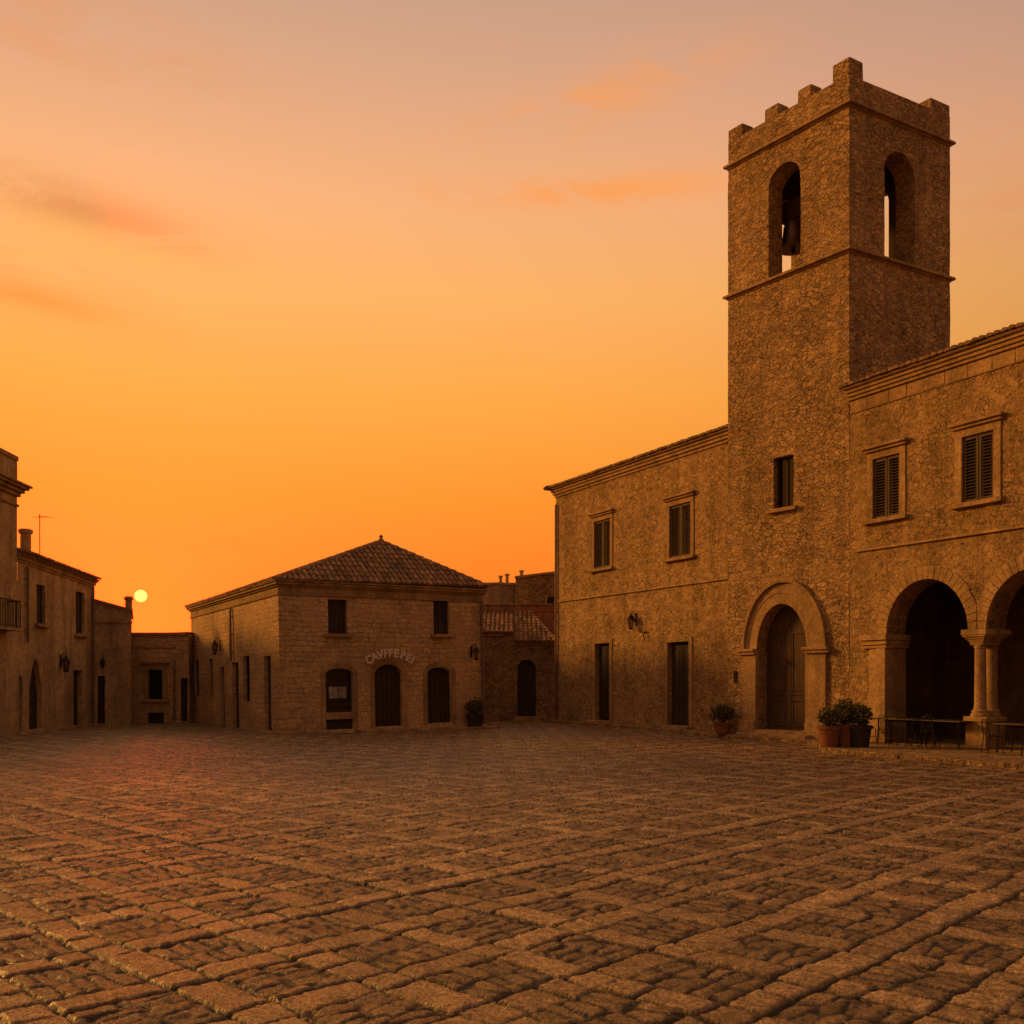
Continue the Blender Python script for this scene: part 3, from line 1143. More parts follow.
r863, r931 = RFX.s(863), RFX.s(931)
for a, b in ((TOW.s(764.5), TOW.s(778)), (TOW.s(797.5), TOW.s(811))):
    merlon(a, b, 0, PT)
    merlon(a, b, TD - PT, TD)
merlon(0, .62, 0, PT)
merlon(TOW.s(832.5), TW, 0, r863, ZM - ZP)
merlon(TW - PT, TW, r931, TD)
merlon(0, PT, r931, TD)
for a in (.33, .62):
    merlon(0, PT, TD * a, TD * a + .55)
m.build('battlements', 'tower_stone', tower, .02, .03)
for z in (ZL1, ZL2):
    m = MB()
    m.slab(plan(.07), z - .16, z - .062)
    m.slab(plan(.15), z - .06, z + .05)
    for q in m.v:
        pass
    # hollow: the ledge is only a ring, drop its middle by building four bars
    m = MB()
    for (o_, za, zb) in ((.05, z - .10, z - .042), (.14, z - .04, z + .05)):
        pl, pi = [Vector(p) for p in plan(o_)], [Vector(p) for p in plan(-.1)]
        for i in range(4):
            j = (i + 1) % 4
            m.slab([tuple(pl[i]), tuple(pl[j]), tuple(pi[j]), tuple(pi[i])], za, zb)
    m.build('ledge', 'trim_stone', tower, .012, .015)
# tower window
win = casement(tower, I4, twin, .26, 'dark_wood', True)
# tower portal
m = MB()
ns = 26
px0, px1 = TOW.s(744), TOW.s(828)
pzt = TOW.z(786, 579)
inner = arc_line(tdoor[0], tdoor[1], zsp, ztp, ns)
mid_ = arc_line(tdoor[0] - .32, tdoor[1] + .32, zsp, ztp + .36, ns)
outer = arc_line(px0 + .10, px1 - .10, zsp, pzt - .12, ns)
outer2 = arc_line(px0, px1, zsp, pzt, ns)
m.ring(inner, mid_, -.035, .1)
m.ring(mid_, outer, -.05, .1)
m.ring(outer, outer2, -.15, .1)
por = m.build('portal_arch', 'trim_stone', tower, .008, .012)
for a, b, s_ in ((px0 - .12, tdoor[0], 1), (tdoor[1], px1 + .12, -1)):
    m = MB()
    m.box(a + .14 * (s_ > 0) , b - .14 * (s_ < 0), -.10, .1, .1, zsp - .2)
    m.box(a, b + 0.0, -.20, .1, zsp - .2, zsp - .1)
    m.box(a - .05, b + .0, -.26, .1, zsp - .098, zsp - .002)
    m.box(a + .04, b, -.2, .1, .1, .62)
    m.box(a + .0, b, -.26, .1, .1, .36)
    m.build('portal_pilaster', 'trim_stone', tower, .008, .015)
dr = plank_door(tower, I4, arch_pts(tdoor[0] + .02, tdoor[1] - .02, PAV + .2, zsp, ztp - .02, 22), .5, 'brown_wood', panelled=True)
MB().box(tdoor[0] - .1, tdoor[1] + .1, -.28, .5, .02, PAV + .2).box(tdoor[0] - .4, tdoor[1] + .4, -.65, -.26, .02, PAV + .1).build('doorstep', 'trim_stone', dr, .01, .02)
m = MB()
m.box(TOW.s(734.5), TOW.s(737), -.06, .05, TOW.z(735, 682), TOW.z(735, 671))
m.build('letter_slot', 'iron', tower)

# bell hanging in the belfry
bc = (cen.x, cen.y, 0)
bell = thing('bell', 'bronze bell hanging inside the belfry of the square tower', 'bell', (*TOW.w(1.75, 1.35), 16.05), TOW.ang)
m = MB()
m.lathe((0, 0, .9), [(.52, 0), (.50, .05), (.42, .18), (.36, .45), (.33, .75), (.26, .95), (.1, 1.02), (.05, 1.03)], 24)
m.build('bell_body', 'bronze', bell)
m = MB()
m.box(-1.05, 1.6, -.11, .11, 2.05, 2.3)
m.box(-.45, .45, -.13, .13, 1.93, 2.6)
m.build('headstock', 'brown_wood', bell)
m = MB()
m.tube([(0, 0, 1.8), (0, 0, .85)], .03, 8)
m.lathe((0, 0, .75), [(.02, 0), (.07, .04), (.08, .1), (.03, .18)], 10)
m.build('clapper', 'iron', bell)

# ================= arcaded wing (right part of the range)
wing = thing('arcaded_building', 'two storey stone wing with an open ground floor arcade, attached right of the square tower', 'building',
             (*MAIN.w(s_c), 0), MAIN.ang)
WS = 13.5                                            # length, past the picture's edge


def wr(x0, x1, y0, y1):
    a, b, c, d_ = MAIN.rect(x0, x1, y0, y1)
    return a - s_c, b - s_c, c, d_


ww1 = wr(873.5, 900, 457, 517)
ww2 = wr(962.5, 994, 433, 501.5)
pitch_w = ww2[0] - ww1[0]
zs_w = (ww1[2] + ww2[2]) / 2, (ww1[3] + ww2[3]) / 2
ww1 = (ww1[0], ww1[1], *zs_w)
ww2 = (ww2[0], ww2[1], *zs_w)
ww3 = (ww2[0] + pitch_w, ww2[1] + pitch_w, *zs_w)
ww4 = (ww2[0] + 2 * pitch_w, ww2[1] + 2 * pitch_w, *zs_w)
a1 = MAIN.s(887) - s_c
a2 = MAIN.s(968.5) - s_c
AW = a2 - a1
AP = AW + .55
SPR, CRN = 3.38, 4.90
arches = [(a1 + k * AP, a2 + k * AP) for k in range(4)]
AT = 0.8
hol = [arch_pts(a, b, PAV + .0, SPR, CRN, 26) for a, b in arches if b < WS - .3]
arches = arches[:len(hol)]
# piers between arches below the springing are open: merge the openings by cutting the thin piers away
m = MB()
ext = arches[-1][1]
open_pts = [(arches[0][0], PAV)]
open_pts = [(arches[0][0], PAV), (ext, PAV)]
for a, b in reversed(arches):
    xm, rx = (a + b) / 2, (b - a) / 2
    for i in range(27):
        q = math.pi * i / 26
        open_pts.append((xm + rx * math.cos(q), SPR + (CRN - SPR) * math.sin(q)))
m.panel([(0.02, -.15), (WS, -.15), (WS, EAVE - .2), (0.02, EAVE - .2)], [open_pts] + [rect_pts(r) for r in (ww1, ww2, ww3, ww4) if r[1] < WS], .26)
simple_body(m, 0.02, WS, 9, EAVE - .2, left=False)
# thick underside of the arcade
k = len(open_pts)
m.add([(x, .26, z) for x, z in open_pts] + [(x, AT, z) for x, z in open_pts], [(i, (i + 1) % k, (i + 1) % k + k, i + k) for i in range(1, k)])
m.build('wall', 'wing_stone', wing, 0.014)
m = MB()
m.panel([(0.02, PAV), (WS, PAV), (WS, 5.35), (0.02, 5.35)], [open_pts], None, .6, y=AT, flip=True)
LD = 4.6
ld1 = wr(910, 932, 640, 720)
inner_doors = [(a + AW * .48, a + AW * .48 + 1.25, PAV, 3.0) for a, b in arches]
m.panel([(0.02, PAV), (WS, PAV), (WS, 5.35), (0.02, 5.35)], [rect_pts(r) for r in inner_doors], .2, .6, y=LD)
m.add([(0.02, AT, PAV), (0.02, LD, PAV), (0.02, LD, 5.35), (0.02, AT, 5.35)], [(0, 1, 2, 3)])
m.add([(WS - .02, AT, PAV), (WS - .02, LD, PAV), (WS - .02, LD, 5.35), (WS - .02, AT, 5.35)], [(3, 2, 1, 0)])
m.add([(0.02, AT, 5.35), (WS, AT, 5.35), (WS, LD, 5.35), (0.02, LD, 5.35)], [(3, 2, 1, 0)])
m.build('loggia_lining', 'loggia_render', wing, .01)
MB().box(.02, WS, .0, LD, -.1, PAV + .01).build('loggia_floor', 'rough_stone', wing)
for r in inner_doors:
    plank_door(wing, I4, rect_pts(r), LD + .14, 'dark_wood', 5)
for r in (ww1, ww2, ww3, ww4):
    if r[1] < WS:
        louvre_window(wing, I4, r, .22)
# voussoirs: a ring of wedge stones round each arch
m = MB()
for a, b in arches:
    nv = 25
    xm, rx, rz = (a + b) / 2, (b - a) / 2, CRN - SPR
    for i in range(nv):
        q0, q1 = math.pi * (i + .025) / nv, math.pi * (i + .975) / nv
        ow = .38 + rnd.uniform(-.03, .03)
        pts = [(xm - rx * math.cos(q0), SPR + rz * math.sin(q0)), (xm - (rx + ow) * math.cos(q0), SPR + (rz + ow) * math.sin(q0)),
               (xm - (rx + ow) * math.cos(q1), SPR + (rz + ow) * math.sin(q1)), (xm - rx * math.cos(q1), SPR + rz * math.sin(q1))]
        if any(x < a - .5 + .0 for x, z in pts):
            pass
        # neighbours meet over the columns: keep each ring on its own side
        lim0 = a - .275 if (a, b) != arches[0] else -9
        lim1 = b + .275 if (a, b) != arches[-1] else 99
        pts = [(min(max(x, lim0 + .01), lim1 - .01), z) for x, z in pts]
        m.prism(pts, -.028 - rnd.uniform(0, .012), .05)
m.build('arch_voussoirs', 'trim_stone', wing, .006, .008)
# end pier with impost
m = MB()
e0 = arches[0][0]
m.box(e0 - .62, e0 + .0, -.06, .3, PAV, SPR - .42)
m.box(e0 - .34, e0 + .015, -.10, AT + .02, PAV, SPR - .42)
zz0 = SPR - .42
for dz, o_ in ((.10, .12), (.14, .17), (.17, .24)):
    m.box(e0 - .85, e0 + o_ * .7, -o_, AT + .05, zz0, zz0 + dz - .003)
    zz0 += dz
m.box(e0 - .68, e0 + .04, -.14, AT + .04, PAV, PAV + .55)
m.build('end_pier', 'trim_stone', wing, .008, .015)
# paired columns
for k in range(len(arches) - 1):
    xm = (arches[k][1] + arches[k + 1][0]) / 2
    m = MB()
    m.box(xm - .31, xm + .31, -.09, AT - .05, PAV, .86)
    m.box(xm - .35, xm + .35, -.13, AT - .01, .862, 1.0)
    ped = m.build('column_pedestal', 'trim_stone', wing, .008, .02)
    for y in (.12, .61):
        m = MB()
        m.lathe((xm, y, 1.0), [(.25, 0), (.25, .06), (.21, .10), (.22, .16), (.17, .2), (.155, .3), (.142, 1.85), (.165, 1.88), (.165, 1.93), (.15, 1.95)], 22)
        m.build('column', 'trim_stone', wing, .004)
    m = MB()
    zc = 2.95
    for i in range(5):
        q = i / 4
        o_ = .0 + .17 * q ** 1.6
        m.box(xm - .2 - o_ * .85, xm + .2 + o_ * .85, -.04 - o_ * .75, AT - .14 + o_ * .75, zc + i * .055, zc + (i + 1) * .055 - .001)
    m.box(xm - .38, xm + .38, -.19, AT + .1, zc + .277, SPR - .003)
    m.build('column_capital', 'trim_stone', wing, .006, .012)
m = MB()
sz = MAIN.z(937, 540)
m.box(.3, WS, -.08, .1, sz - .02, sz + .045)
m.build('string_course', 'trim_stone', wing, .012, .015)
m = MB()
cornice_run(m, .03, WS, EAVE - .40, [(.10, .08), (.11, .14), (.12, .20), (.06, .26)])
zf = EAVE - .78
x = .1
while x < WS:
    wv = rnd.uniform(.55, .85)
    m.box(x, min(x + wv - .012, WS), -.028 - rnd.uniform(0, .008), .05, zf, zf + .34)
    x += wv
m.box(.05, WS, -.04, .05, zf - .035, zf - .004)
m.build('cornice', 'trim_stone', wing, .006, .010)
m = MB()
tile_roof(m, (-.15, -ov, EAVE), (1, 0, 0), V1, [(0, 0), (WS + .5, 0), (WS + .5, L1), (0, L1)])
m.add([(-.15, 4.9, zr), (WS + .35, 4.9, zr), (WS + .35, 10.3, EAVE), (-.15, 10.3, EAVE)], [(0, 1, 2, 3)])
m.build('roof', 'roof_tile', wing)

# ---- pavement in front of the range
pv = thing('pavement', None, None, (*MAIN.w(0), 0), MAIN.ang)
tag(pv, kind='structure')
edge = [(-.35, -.5), (10.5, -.75), (12.0, -1.35), (17.2, -1.15), (18.6, -2.1), (19.9, -3.4), (32.5, -3.5)]
m = MB()
m.slab(edge + [(32.5, .02), (-.35, .02)], -.1, PAV - .012)
m.build('pavement_slab', 'rough_stone', pv, .0)
m = MB()
for (a, b) in zip(edge, edge[1:]):
    A_, B_ = Vector(a), Vector(b)
    L = (B_ - A_).length
    dv = (B_ - A_) / L
    nv = Vector((-dv.y, dv.x))
    q = 0
    while q < L - .05:
        wv = min(rnd.uniform(.6, 1.0), L - q)
        p0, p1 = A_ + dv * (q + .006), A_ + dv * (q + wv - .006)
        o_ = rnd.uniform(-.012, .012)
        m.slab([tuple(p0 - nv * (.03 + o_)), tuple(p1 - nv * (.03 + o_)), tuple(p1 + nv * .3), tuple(p0 + nv * .3)], -.1, PAV + rnd.uniform(-.008, .008))
        q += wv
m.build('kerb', 'rough_stone', pv, .008, .018)

# ------------------------------------------------------------------ café house
cafe_u = R(33)
CF = Fac(-8.48, 35.3, math.cos(cafe_u), math.sin(cafe_u))
cafe = thing('corner_cafe', 'low two storey stone house with hipped tile roof and curved lettering over its arched door', 'house',
             (*CF.w(0), 0), CF.ang)
cafe.rotation_euler = (-.018, -.010, CF.ang)         # the old house has settled a little
CW = CF.s(485)
CSF = Fac(-8.48, 35.3, math.sin(cafe_u), -math.cos(cafe_u))   # side wall, along < 0 going back
CL = -CSF.s(192.5)
MS = Matrix(((0, 1, 0, 0), (-1, 0, 0, 0), (0, 0, 1, 0), (0, 0, 0, 1)))   # side-wall (x,y) -> house (y,-x)
CZ = 5.62


def lean(o_):
    """the old house has settled: its top leans a little higher at the right"""
    return o_


cw1 = CF.rect(330, 349, 600, 634.5)
cw2 = CF.rect(435.5, 451, 601.5, 636)
ca_ = CF.rect(326.3, 353.7, 669, 731)
cd_ = CF.rect(375.4, 403, 665.5, 724)
cb_ = CF.rect(428.3, 452.3, 669, 721)
segm = lambda r, rise, z0=None: arch_pts(r[0], r[1], r[2] if z0 is None else z0, r[3] - rise, r[3], 12)
zsill = CF.z(340, 713)
p_a = segm(ca_, .22, .1)
p_d = segm(cd_, .42, .14)
p_b = segm(cb_, .25, .2)
m = MB()
m.panel([(0, -.15), (CW, -.15), (CW, CZ), (0, CZ)], [rect_pts(cw1), rect_pts(cw2), p_a, p_d, p_b], .24)
so = []
for q in ((195, 199.5, 656, 691), (210, 213.5, 655, 693), (244.5, 250.5, 654, 700)):
    so.append(('w', CSF.rect(*q)))
for q in ((220.5, 225, 664, 723), (233, 239.3, 660, 724), (265, 271.8, 655.5, 729)):
    r = CSF.rect(*q)
    so.append(('d', (r[0], r[1], .1, r[3])))
m.M = MS
m.panel([(-CL, -.15), (0, -.15), (0, CZ), (-CL, CZ)], [rect_pts(r) for _, r in so], .24)
m.M = I4
m.add([(CW, 0, -.15), (CW, CL, -.15), (CW, CL, CZ), (CW, 0, CZ)], [(0, 1, 2, 3)])
m.add([(0, CL, -.15), (CW, CL, -.15), (CW, CL, CZ), (0, CL, CZ)], [(3, 2, 1, 0)])
m.build('wall', 'block_stone', cafe, .016)
for r in (cw1, cw2):
    win = casement(cafe, I4, r, .18, 'shutter_wood', True, 0, True, False)
for k_, r in so:
    if k_ == 'w':
        casement(cafe, MS, r, .18, 'dark_wood', False, 0, False)
    else:
        plank_door(cafe, MS, rect_pts(r), .18, 'dark_wood', 4)
plank_door(cafe, I4, p_d, .2, 'dark_wood', 6)
plank_door(cafe, I4, p_b, .2, 'dark_wood', 5)
# shop window: pane above, deep stone sill, dark panel below
m = MB()
pa_up = segm(ca_, .22, zsill)
m.prism(pa_up, .2, .23)
sw = m.build('shop_window', 'glass', cafe)
m = MB()
xa, xb = ca_[0], ca_[1]
zt_ = ca_[3] - .25
m.box(xa, xa + .07, .14, .2, zsill, zt_).box(xb - .07, xb, .14, .2, zsill, zt_).box(xa + .07, xb - .07, .14, .2, zsill, zsill + .1)
m.box(xa + .07, xb - .07, .145, .2, zt_ - .35, zt_ - .28)
m.box(xa + .07, xb - .07, .145, .2, zsill + .27, zsill + .33)
m.build('window_frame', 'dark_wood', sw)
m = MB()
m.box(xa + .002, xb - .002, -.06, .22, zsill - .26, zsill)
m.build('sill', 'trim_stone', sw, .006, .015)
m = MB()
m.box(xa + .002, xb - .002, .1, .16, .1, zsill - .27)
m.build('panel', 'dark_wood', sw)
m = MB()
pz = CF.z(337, 699), CF.z(337, 687)
xm_ = (xa + xb) / 2
m.box(xm_ - .36, xm_ - .01, .17, .195, pz[0], pz[1]).box(xm_ + .02, xm_ + .36, .17, .195, pz[0] + .01, pz[1] - .01)
tag(m.build('notice_board', 'poster_paper', sw), 'pale faded notices behind the shop window')
# trim: cornice, frieze, corner stones
m = MB()
for Mx, x0_, x1_ in ((I4, 0, CW), (MS, -CL, 0)):
    m.M = Mx
    z = CZ - .48
    for dz, o_ in ((.07, .05), (.24, .02), (.07, .08), (.10, .15), (.07, .2)):
        m.box(x0_ - (o_ if Mx is MS else o_), x1_ + o_, -o_, .1, z, z + dz - .002)
        z += dz
m.build('cornice', 'trim_stone', cafe, .008, .012)
m = MB()
z = -.1
i = 0
while z < CZ - .6:
    h_ = rnd.uniform(.26, .36)
    a, b = (.62, .36) if i % 2 else (.36, .62)
    m.box(-.022, a + rnd.uniform(-.06, .06), -.022, b + rnd.uniform(-.06, .06), z, min(z + h_ - .01, CZ - .5))
    z += h_
    i += 1
m.build('corner_stones', 'block_stone', cafe, .012, .015)
m = MB()
for p_, r in ((p_a, ca_), (p_d, cd_), (p_b, cb_)):
    rise = {id(p_a): .22, id(p_d): .42, id(p_b): .25}[id(p_)]
    inn = arc_line(r[0], r[1], r[3] - rise, r[3], 14)
    outr = arc_line(r[0] - .2, r[1] + .2, r[3] - rise, r[3] + .22, 14)
    m.ring(inn, outr, -.025, .05)
    m.box(r[0] - .2, r[0], -.02, .05, .12, r[3] - rise).box(r[1], r[1] + .2, -.02, .05, .12, r[3] - rise)
m.build('arch_surrounds', 'trim_stone', cafe, .008, .01)
# roof: hipped over the front block, lean-to behind
m = MB()
e = .16
RD = 5.6
ax, ay, az_ = CF.s(378) * .0 + 5.35, 2.5, 7.80
ze = CZ + .06


def hip(m, A, B, C):
    A, B, C = Vector(A), Vector(B), Vector(C)
    U = (B - A).normalized()
    V = (C - A) - U * (C - A).dot(U)
    h = V.length
    tile_roof(m, A, U, V, [(0, 0), ((B - A).length, 0), ((C - A).dot(U), h)], .23, .38, .10)


cA, cB, cC, cD, cP = (-e, -e, ze), (CW + e, -e, ze + .12), (CW + e, RD, ze + .12), (-e, RD, ze), (ax, ay, az_)
hip(m, cA, cB, cP)
hip(m, cB, cC, cP)
hip(m, cC, cD, cP)
hip(m, cD, cA, cP)
for q in (cA, cB, cC, cD):
    ridge_tiles(m, q, cP)
sl2 = R(4)
tile_roof(m, (-e, CL + .2, ze - .02), (0, -1, 0), (math.cos(sl2), 0, math.sin(sl2)), [(0, 0), (CL + .2 - RD, 0), (CL + .2 - RD, CW), (0, CW)], .23, .38, .1)
m.cur = .5
m.lathe((ax, ay, az_ + .0), [(.10, 0), (.12, .08), (.05, .14), (.09, .22), (.02, .3)], 10)
m.build('roof', 'roof_tile', cafe)
down_pipe(cafe, MS, CSF.s(234), 2.9, CZ - .5)
down_pipe(cafe, I4, CW - .12, .1, CZ - .5)
tag(MB(Matrix.Translation((*CF.w(0), 0)) @ Matrix.Rotation(CF.ang, 4, 'Z')).box(2.9, CW + .3, -.75, .0, -.1, .10).build('cafe_kerb', 'trim_stone', None, .01, .02), kind='structure')

# lettering over the door, one row of cut-out letters on the arc
text = "CAVFFE\u0020REI"
tb = MB()
lc = (cd_[0] + cd_[1]) / 2
z_mid = CF.z(390, 656)
Rr = 1.55
letters = list("CAVFFEREI")
xs_l = [-.90, -.67, -.43, -.22, -.02, .20, .50, .71, .90]
dg = bpy.context.evaluated_depsgraph_get()
for ch, xo in zip(letters, xs_l):
    cu = bpy.data.curves.new('letter', 'FONT')
    cu.body = ch
    cu.size = .43
    cu.extrude = .035
    cu.offset = .016
    cu.align_x = 'CENTER'
    to = bpy.data.objects.new('letter', cu)
    COL.objects.link(to)
    bpy.context.view_layer.update()
    me = to.evaluated_get(bpy.context.evaluated_depsgraph_get()).to_mesh()
    an = xo / Rr
    T = Matrix.Translation((math.sin(an) * Rr, 0, math.cos(an) * Rr - Rr)) @ Matrix.Rotation(an, 4, 'Y') @ Matrix.Rotation(R(90), 4, 'X')
    tb.add([T @ v.co for v in me.vertices], [tuple(p.vertices) for p in me.polygons])
    to.to_mesh_clear()
    bpy.data.objects.remove(to)
    bpy.data.curves.remove(cu)
sg = tb.build('shop_lettering', 'letter_white')
sg.location = (*CF.w(lc, -.15), z_mid - .03)
sg.rotation_euler = (0, 0, CF.ang)
tag(sg, 'curved row of pale capital letters above the arched door of the hipped house', 'sign')

# ------------------------------------------------------------------ left row
LR = Fac(-17.96, 33.75, -0.064, 0.998)
L0, L1_, L2_ = -6.0, LR.s(17), LR.s(93.5)
MLR = I4
corner = thing('corner_house', 'tall stone house with bracketed cornice and iron balcony at the left edge', 'house', (*LR.w(0), 0), LR.ang)
zc_ = LR.z(17, 490)
zt_ = LR.z(17, 458)
m = MB()
bd = LR.rect(-9, 6, 590, 632)
m.panel([(L0, -.15), (L1_, -.15), (L1_, zt_), (L0, zt_)], [], None)
simple_body(m, L0, L1_, 9, zt_)
m.add([(L0, 0, zt_), (L1_, 0, zt_), (L1_, 9, zt_), (L0, 9, zt_)], [(0, 1, 2, 3)])
m.build('wall', 'old_render', corner, .014)

m = MB()
for dz, o_, z in ((.10, .06, zc_ - .62), (.14, .10, zc_ - .25), (.13, .2, zc_ - .11), (.10, .32, zc_ + .02), (.08, .40, zc_ + .12)):
    m.box(L0, L1_ + o_, -o_, 9, z, z + dz - .002)
m.build('cornice', 'trim_stone', corner, .01, .015)
m = MB()
m.box(L0, L1_ + .03, -.05, 9, zt_ - .12, zt_ + .05)
m.build('parapet_coping', 'trim_stone', corner, .012, .02)
bz = LR.z(8, 629)
m = MB()
m.box(-3.2, L1_ - .75, -.5, .05, bz - .09, bz)
bal = m.build('balcony', 'trim_stone', corner, .006, .02)
m = MB()
xr = L1_ - .78
m.box(-3.18, xr, -.48, -.45, bz + .95, bz + 1.0).box(-3.18, xr, -.48, -.45, bz + .08, bz + .11)
for i in range(30):
    x = -3.16 + i * (xr + 3.14) / 29
    m.box(x - .009, x + .009, -.475, -.455, bz, bz + .97)
for i in range(4):
    y = -.46 + i * .13
    m.box(xr - .02, xr - .002, y, y + .018, bz, bz + .97)
m.box(xr - .03, xr + .005, -.44, .0, bz + .95, bz + 1.0)
m.build('railing', 'iron', bal)
rd = (L1_ - 1.05, L1_ - .55, .05, LR.z(10, 674))

lhouse = thing('plain_house', 'two storey rendered house with a pointed arch doorway and round chimney', 'house', (*LR.w(0), 0), LR.ang)
ez0, ez1 = LR.z(17, 553), LR.z(93, 581)
m = MB()
lw1, lw2 = LR.rect(36.6, 45.3, 585, 624), LR.rect(76, 84.4, 592, 634)
ld0 = LR.rect(19, 22.5, 676, 735)
lda = LR.rect(29, 42, 659, 731)
ldb = LR.rect(73.4, 82, 670, 731)
lda_p = arch_pts(lda[0], lda[1], .12, lda[3] - 1.25, lda[3], 14, True)
ldb = (ldb[0], ldb[1], .06, ldb[3])
ld0 = (ld0[0], ld0[1], .06, ld0[3])
m.panel([(L1_ + .01, -.15), (L2_, -.15), (L2_, ez1), (L1_ + .01, ez0)], [rect_pts(lw1), rect_pts(lw2), rect_pts(ldb), rect_pts(ld0), lda_p], .28)
m.add([(L2_, 0, -.15), (L2_, 8, -.15), (L2_, 8, ez1), (L2_, 0, ez1)], [(0, 1, 2, 3)])
m.add([(L1_, 8, -.15), (L2_, 8, -.15), (L2_, 8, ez1), (L1_, 8, ez0)], [(3, 2, 1, 0)])
m.build('wall', 'old_render', lhouse, .016)
for r in (lw1, lw2):
    casement(lhouse, I4, r, .16, 'shutter_wood', True, 0, True, False)
for p_ in (lda_p, rect_pts(ldb), rect_pts(ld0)):
    plank_door(lhouse, I4, p_, .22, 'dark_wood', 4)
m = MB()
U_ = Vector((L2_ + .12 - L1_, 0, ez1 - ez0)).normalized()
dl = (Vector((L2_ + .12, 0, ez1)) - Vector((L1_, 0, ez0))).length
tile_roof(m, (L1_ + .02, -.22, ez0 + .06), U_, (0, math.cos(R(14)), math.sin(R(14))), [(0, 0), (dl, 0), (dl, 4.5), (0, 4.5)], .22, .38, .1)
m.build('roof', 'roof_tile', lhouse)
m = MB()
for o_, z, dz in ((.04, -.30, .10), (.09, -.2, .12), (.14, -.08, .10)):
    m.add([(L1_ + .02, -o_, ez0 + z), (L2_ + o_, -o_, ez1 + z), (L2_ + o_, .1, ez1 + z), (L1_ + .02, .1, ez0 + z),
           (L1_ + .02, -o_, ez0 + z + dz), (L2_ + o_, -o_, ez1 + z + dz), (L2_ + o_, .1, ez1 + z + dz), (L1_ + .02, .1, ez0 + z + dz)],
          [(0, 3, 2, 1), (4, 5, 6, 7), (0, 1, 5, 4), (1, 2, 6, 5), (2, 3, 7, 6), (3, 0, 4, 7)])
m.build('cornice', 'trim_stone', lhouse, .008, .012)
down_pipe(lhouse, I4, LR.s(22.5) + .25, 3.4, ez0 - .4)
down_pipe(lhouse, I4, L2_ - .25, .1, ez1 - .3)
LRc = Fac(*LR.w(0, .5), *LR.u)
chx = LRc.s(25.5)
m = MB()
czb, czt = ez0 - .1, LRc.z(25.5, 529)
m.lathe((chx, .5, 0), [(.20, czb), (.195, czt - .2), (.25, czt - .17), (.27, czt - .05), (.2, czt), (.14, czt + .01)], 14)
m.build('chimney', 'old_render', lhouse, .01)

ant = thing('tv_antenna', 'thin aerial mast standing on the roof of the plain house', 'antenna', (*LRc.w(LRc.s(39.7), 0), LRc.z(39.7, 556)), LR.ang)
at_ = LRc.z(39.7, 514) - LRc.z(39.7, 556)
MB().tube([(0, 0, 0), (0, 0, at_)], .018, 6).build('mast', 'iron', ant)
m = MB()
m.tube([(-.25, -.05, at_ - .14), (.9, .1, at_ + .06)], .012, 6)
for i in range(6):
    x = -.2 + i * .2
    m.tube([(x, -.22, at_ - .13 + x * .17), (x, .22, at_ - .13 + x * .17)], .008, 5)
m.build('boom', 'iron', ant)

# houses closing the square behind
BK = Fac(-17.2, 43.0, 1, 0.39)
mid = thing('narrow_house', 'narrow rendered house squeezed between the plain house and the low flat roofed house', 'house', (*BK.w(0), 0), BK.ang)
x0, x1 = BK.s(86), BK.s(131)
zl, zr2 = BK.z(86, 599), BK.z(131, 612)
nd = BK.rect(97.5, 104.8, 676, 729)
nd = (nd[0], nd[1], .06, nd[3])
m = MB()
m.panel([(x0, -.15), (x1, -.15), (x1, zr2), (x0, zl)], [rect_pts(nd)], .22)
m.add([(x1, 0, -.15), (x1, 7, -.15), (x1, 7, zr2), (x1, 0, zr2)], [(0, 1, 2, 3)])
m.build('wall', 'old_render', mid, .014)
plank_door(mid, I4, rect_pts(nd), .18, 'dark_wood', 4)
m = MB()
Un = Vector((x1 + .08 - x0, 0, zr2 - zl)).normalized()
dn = math.hypot(x1 + .08 - x0, zr2 - zl)
m.add([(x0, -.1, zl), (x1 + .08, -.1, zr2), (x1 + .08, 6, zr2), (x0, 6, zl), (x0, -.1, zl + .12), (x1 + .08, -.1, zr2 + .12), (x1 + .08, 6, zr2 + .12), (x0, 6, zl + .12)],
      [(0, 3, 2, 1), (4, 5, 6, 7), (0, 1, 5, 4), (1, 2, 6, 5), (2, 3, 7, 6), (3, 0, 4, 7)])
m.build('roof', 'roof_tile', mid, .015)
zb_ = BK.z(110, 622)
MB().box(x0, x1 + .06, -.05, .05, zb_ - .05, zb_ + .05).build('string_course', 'trim_stone', mid, .008, .01)
m = MB()
m.box(x1 - .25, x1 + .05, .5, .8, zr2 - .1, zr2 + .75).box(x1 - .3, x1 + .1, .45, .85, zr2 + .6, zr2 + .68)
m.build('chimney', 'old_render', mid, .01)
BK2 = Fac(-17.2, 44.6, 1, 0)
low = thing('low_house', 'low flat roofed house with a barred window, closing the far end of the square', 'house', (*BK2.w(0), 0), 0)
x0, x1 = BK2.s(117.5), BK2.s(189)
zt_ = BK2.z(150, 634)
bw_ = BK2.rect(148.5, 162.5, 669.7, 699.4)
bc_ = BK2.rect(147.5, 164, 712.5, 723)
bd_ = BK2.rect(180.6, 187.5, 678, 722)
bd_ = (bd_[0], bd_[1], .06, bd_[3])
m = MB()
m.panel([(x0, -.15), (x1, -.15), (x1, zt_ + .1), (x0, zt_)], [rect_pts(bw_), rect_pts(bc_), rect_pts(bd_)], .25)
simple_body(m, x0, x1, 6, zt_)
m.add([(x0, 0, zt_), (x1, 0, zt_ + .1), (x1, 6, zt_), (x0, 6, zt_)], [(0, 1, 2, 3)])
m.build('wall', 'block_stone', low, .016)
win = casement(low, I4, bw_, .2, 'dark_wood', False, .0)
surround(win, I4, bw_, .22, -.04, True, True)
